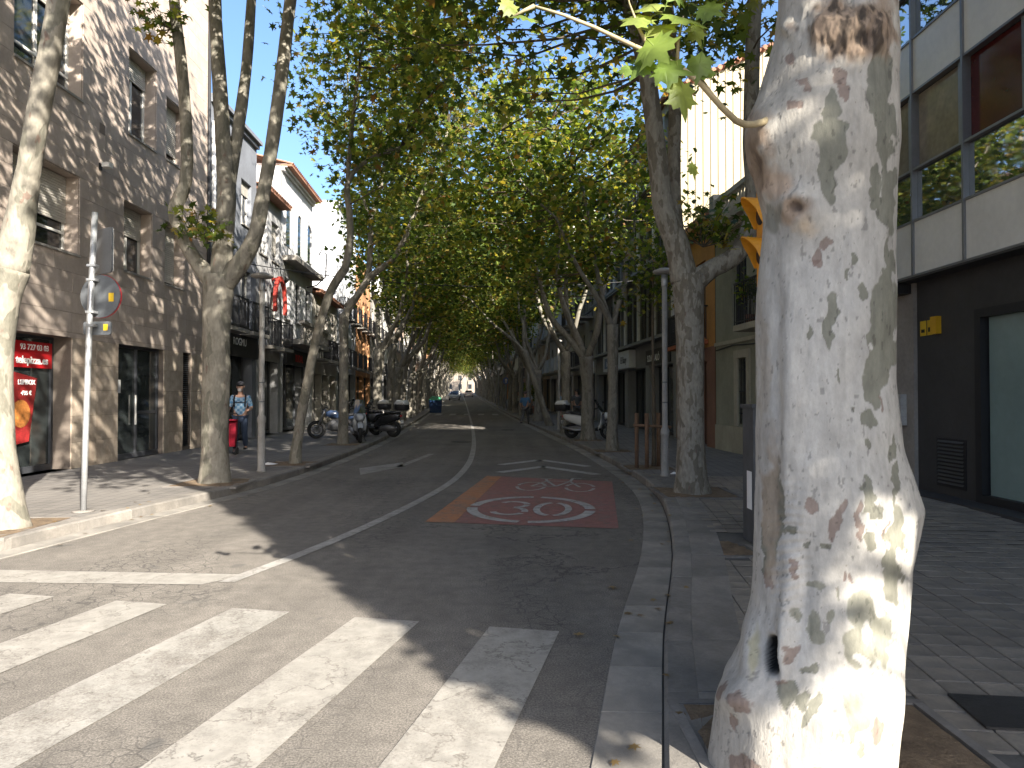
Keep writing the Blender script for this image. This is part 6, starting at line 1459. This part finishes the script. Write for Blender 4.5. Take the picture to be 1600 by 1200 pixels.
def person(label, loc, rz, shirt, trousers, stride=.0, arms=((.0, .0), (.0, .0)), hair=(.05, .04, .035), beard=None, cap=None, h=1.0, shorts=False, bag=None, group=None, sleeve=.55):
    """faces local -Y; arms: (elbow forward, hand forward) for x- and x+"""
    t = thing('person', label, 'person', loc, rz, group); s = stride
    hip = .93; L = {}
    J = [((0, 0, .95), (.15, .11)), ((0, 0, 1.15), (.15, .105)), ((0, .0, 1.36), (.165, .11)), ((0, .01, 1.48), (.075, .07)), ((0, -.01, 1.56), (.058, .06)), ((0, -.02, 1.66), (.082, .098)), ((0, -.015, 1.74), (.072, .088))]
    E = [(0, 1), (1, 2), (2, 3), (3, 4), (4, 5), (5, 6)]; legs = []; armj = []
    for sx, k in ((-1, s), (1, -s)):
        b = len(J); kn = (sx * .10, -.05 - k * .45, .50); an = (sx * .10, -k * .95 + (.10 if k < 0 else 0), .09 + (.06 if k < 0 else 0)); toe = (sx * .12, an[1] - .15, max(.035, an[2] - .05))
        J += [((sx * .095, 0, .88), (.088, .09)), (kn, (.062, .065)), ((kn[0], (kn[1] + an[1]) / 2 + .02, .30), (.055, .06)), (an, (.038, .042)), (toe, (.04, .03))]
        E += [(0, b), (b, b + 1), (b + 1, b + 2), (b + 2, b + 3), (b + 3, b + 4)]; legs.append(b)
    for sx, (ef, hf) in ((-1, arms[0]), (1, arms[1])):
        b = len(J); el = (sx * .27, .03 - ef, 1.14); wr_ = (sx * .25, -.02 - hf, .92 + .35 * min(1, hf * 1.6))
        J += [((sx * .19, .01, 1.42), (.062, .065)), (el, (.045, .047)), (wr_, (.032, .030))]; E += [(2, b), (b, b + 1), (b + 1, b + 2)]; armj.append(b)
    J = [((p[0] * h, p[1] * h, p[2] * h), r) for p, r in J]
    skinned('body', J, E, M_SKIN, t)
    def grow(ids, ee, m, name, g, extra=None):
        mp = {v: i for i, v in enumerate(ids)}; jj = [(J[v][0], tuple(q + g for q in (J[v][1] if hasattr(J[v][1], '__len__') else (J[v][1],) * 2))) for v in ids]
        if extra: jj = extra(jj, mp)
        return skinned(name, jj, [(mp[a], mp[b]) for a, b in ee], m, t)
    a0, a1 = armj
    def cut(jj, mp):
        for b in (a0, a1):
            A_ = Vector(J[b][0]); B_ = Vector(J[b + 1][0]); jj[mp[b + 1]] = (tuple(A_.lerp(B_, sleeve + .4)), (.06, .06))
        jj[mp[0]] = ((0, 0, .90 * h), (.172, .132)); return jj
    grow([0, 1, 2, a0, a0 + 1, a1, a1 + 1], [(0, 1), (1, 2), (2, a0), (a0, a0 + 1), (2, a1), (a1, a1 + 1)], shirt, 'shirt', .020, cut)
    l0, l1 = legs
    ids = [0]; ee = []
    for b in legs: ids += [b, b + 1] + ([] if shorts else [b + 2, b + 3]); ee += [(0, b), (b, b + 1)] + ([] if shorts else [(b + 1, b + 2), (b + 2, b + 3)])
    grow(ids, ee, trousers, 'trousers', .016)
    for b in legs:
        an, toe = J[b + 3][0], J[b + 4][0]; q = MB(); q.loft([oval(0, .034, -.02, .05), oval(.06, .045, -.03, .06), oval(.16, .05, -.03, .03), oval(.25, .035, -.03, .0)])
        q.build('shoe', M_SEAT, t, (an[0], an[1] + .06, an[2] - .045), (0, 0, R(-90)))
    for k, b in enumerate(armj):
        w_ = Vector(J[b + 2][0]); d = (w_ - Vector(J[b + 1][0])).normalized(); q = MB(); q.tube([w_, w_ + d * .045, w_ + d * .09], [.028, .036, .03], 8); side = Vector((0, 1, 0)) if abs(d.y) < .8 else Vector((1, 0, 0))
        for i in range(4): f0 = w_ + d * .085 + side * (.012 * (i - 1.5) * 1.3); q.tube([f0, f0 + d * (.035, .042, .04, .03)[i], f0 + d * (.06, .07, .066, .05)[i] + Vector((0, -.015, -.01))], [.008, .0075, .006], 6)
        q.tube([w_ + d * .03 - side * .025, w_ + d * .06 - side * .048, w_ + d * .085 - side * .05], [.010, .009, .007], 6); q.build('hand', M_SKIN, t)
    hz_ = 1.70 * h
    q = MB(); q.ball((0, -.125, hz_ - .015), (.014, .022, .022), 8, 6); q.build('nose', M_SKIN, t)
    for s_ in (-1, 1):
        q = MB(); q.ball((s_ * .088, 0, hz_ - .01), (.012, .022, .032), 8, 6); q.build('ear', M_SKIN, t); q = MB(); q.ball((s_ * .033, -.105, hz_ + .02), (.013, .008, .008), 8, 6); q.build('eye', M_SEAT, t)
    hm = mat('hair_%d' % int(1000 * sum(hair)), hair, .8, .3, 20)
    q = MB(); q.ball((0, .02, hz_ + .045), (.096, .108, .085), 14, 8); q.build('hair', hm, t)
    q = MB(); q.box(-.025, .025, -.118, -.108, hz_ - .075, hz_ - .066); q.build('mouth', mat('lips', (.25, .09, .08), .6, .1, 5), t)
    if beard: q = MB(); q.ball((0, -.062, hz_ - .085), (.062, .055, .055), 12, 8); q.build('beard', mat('grey_beard', beard, .9, .3, 30), t)
    if cap:
        cm = mat('cap_cloth', cap, .8, .2, 8); q = MB(); q.ball((0, .0, hz_ + .06), (.104, .118, .085), 14, 8); c_ = q.build('cap', cm, t); q = MB(); q.loft([oval(0, .075, -.006, .006), oval(.07, .06, -.016, -.006), oval(.10, .03, -.022, -.014)]); q.build('cap_peak', cm, c_, (0, -.095, hz_ + .055), (0, 0, R(-90)))
    return t
M_JEANS = mat('jeans', (.045, .065, .11), .9, .2, 8); M_CHECK = check_mat()
man = person('bearded man in cap and blue checked shirt pushing a red trolley', (-7.0, 18.3, zl(18.3)), R(12), M_CHECK, M_JEANS, .16, ((.06, .33), (.06, .33)), beard=(.45, .42, .40), cap=(.03, .03, .035))
for s_ in (-1, 1): MB().tube([(.13 * s_, -.13, 1.18), (.14 * s_, -.135, 1.36), (.13 * s_, -.03, 1.50), (.12 * s_, .13, 1.42)], .022, 6).build('backpack_strap', M_SEAT, man)
MB().tube([(-.13, -.14, 1.30), (.13, -.14, 1.30)], .012, 6).build('chest_strap', M_SEAT, man); MB().loft([oval(0, .15, .98, 1.42), oval(.1, .17, .95, 1.46), oval(.2, .12, 1.0, 1.4)]).build('backpack', M_SEAT, man, (0, .15, 0), (0, 0, R(90)))
M_TROL = mat('trolley_red', (.42, .012, .035), .8, .2, 5)
t = thing('shopping_trolley', 'red wheeled shopping trolley pushed by the man in the cap', 'trolley', (-7.0 - .09, 18.3 - .52, zl(18.3)), R(12))
MB().loft([[(-.16, -.10, .20), (.16, -.10, .20), (.16, .10, .18), (-.16, .10, .18)], [(-.19, -.16, .5), (.19, -.16, .5), (.19, .10, .5), (-.19, .10, .5)], [(-.19, -.14, .78), (.19, -.14, .78), (.19, .12, .84), (-.19, .12, .84)]], smooth=False).build('bag', M_TROL, t); MB().box(-.2, .2, -.165, .125, .842, .87).build('flap', M_TROL, t)
MB().tube([(-.17, .0, .1), (-.18, .13, .6), (-.19, .17, .98), (-.15, .17, 1.02), (.15, .17, 1.02), (.19, .17, .98), (.18, .13, .6), (.17, .0, .1)], .013, 7).build('handle', M_SEAT, t); MB().tube([(-.17, -.2, .09), (-.17, .1, .12), (-.17, .12, .4)], .010, 5).tube([(.17, -.2, .09), (.17, .1, .12), (.17, .12, .4)], .010, 5).build('trolley_frame', M_RIM, t)
for x in (-.2, .2):
    for y in (-.17, .06): q = MB(); q.lathe([(.03, -.015), (.08, -.018), (.085, 0), (.08, .018), (.03, .015)], (x, y, .085), 16, 'x'); q.build('wheel', M_TYRE, t)
M_BLUE = mat('blue_shirt', (.05, .12, .22), .9, .2, 8); M_GREY = mat('grey_trousers', (.09, .09, .09), .9, .2, 8); M_WSH = mat('white_shirt', (.50, .52, .54), .9, .1, 8); M_LB = mat('light_blue_shirt', (.26, .34, .42), .9, .1, 8); M_KHA = mat('khaki', (.20, .17, .13), .9, .2, 8)
w1 = person('man in blue shirt striding along the road edge with a black bag', (RG(39) + .1, 39.0, .012), R(160), M_BLUE, M_GREY, .30, ((.05, .1), (-.05, .02)), hair=(.10, .08, .07))
bg = tag(MB().loft([oval(-.16, .06, .45, .78, pw=.5), oval(.16, .06, .45, .78, pw=.5)]).tube([(-.1, 0, .78), (-.06, 0, .9), (.06, 0, .9), (.1, 0, .78)], .012, 6).build('shoulder_bag', M_SEAT, None, (RG(39) + .42, 39.0, .1), (0, 0, R(70))), 'black bag carried by the man striding at the road edge', 'bag')
person('person in light shirt and shorts walking by the arcade pillars', (RG(46) + 3.1, 46, zr(46)), R(185), M_LB, M_JEANS, .15, shorts=True)
person('person in white shirt standing among the far trees', (RG(52) + 1.5, 52, zr(52)), R(170), M_WSH, M_KHA, .08, hair=(.3, .28, .26))
person('person in pale top walking behind the far trees', (RG(60) + 1.4, 60, zr(60)), R(10), M_WSH, M_GREY, .14)
person('person in dark clothes on the pavement behind the leaning tree', (RG(37) + 2.6, 37, zr(37)), R(200), M_GREY, M_GREY, .12)
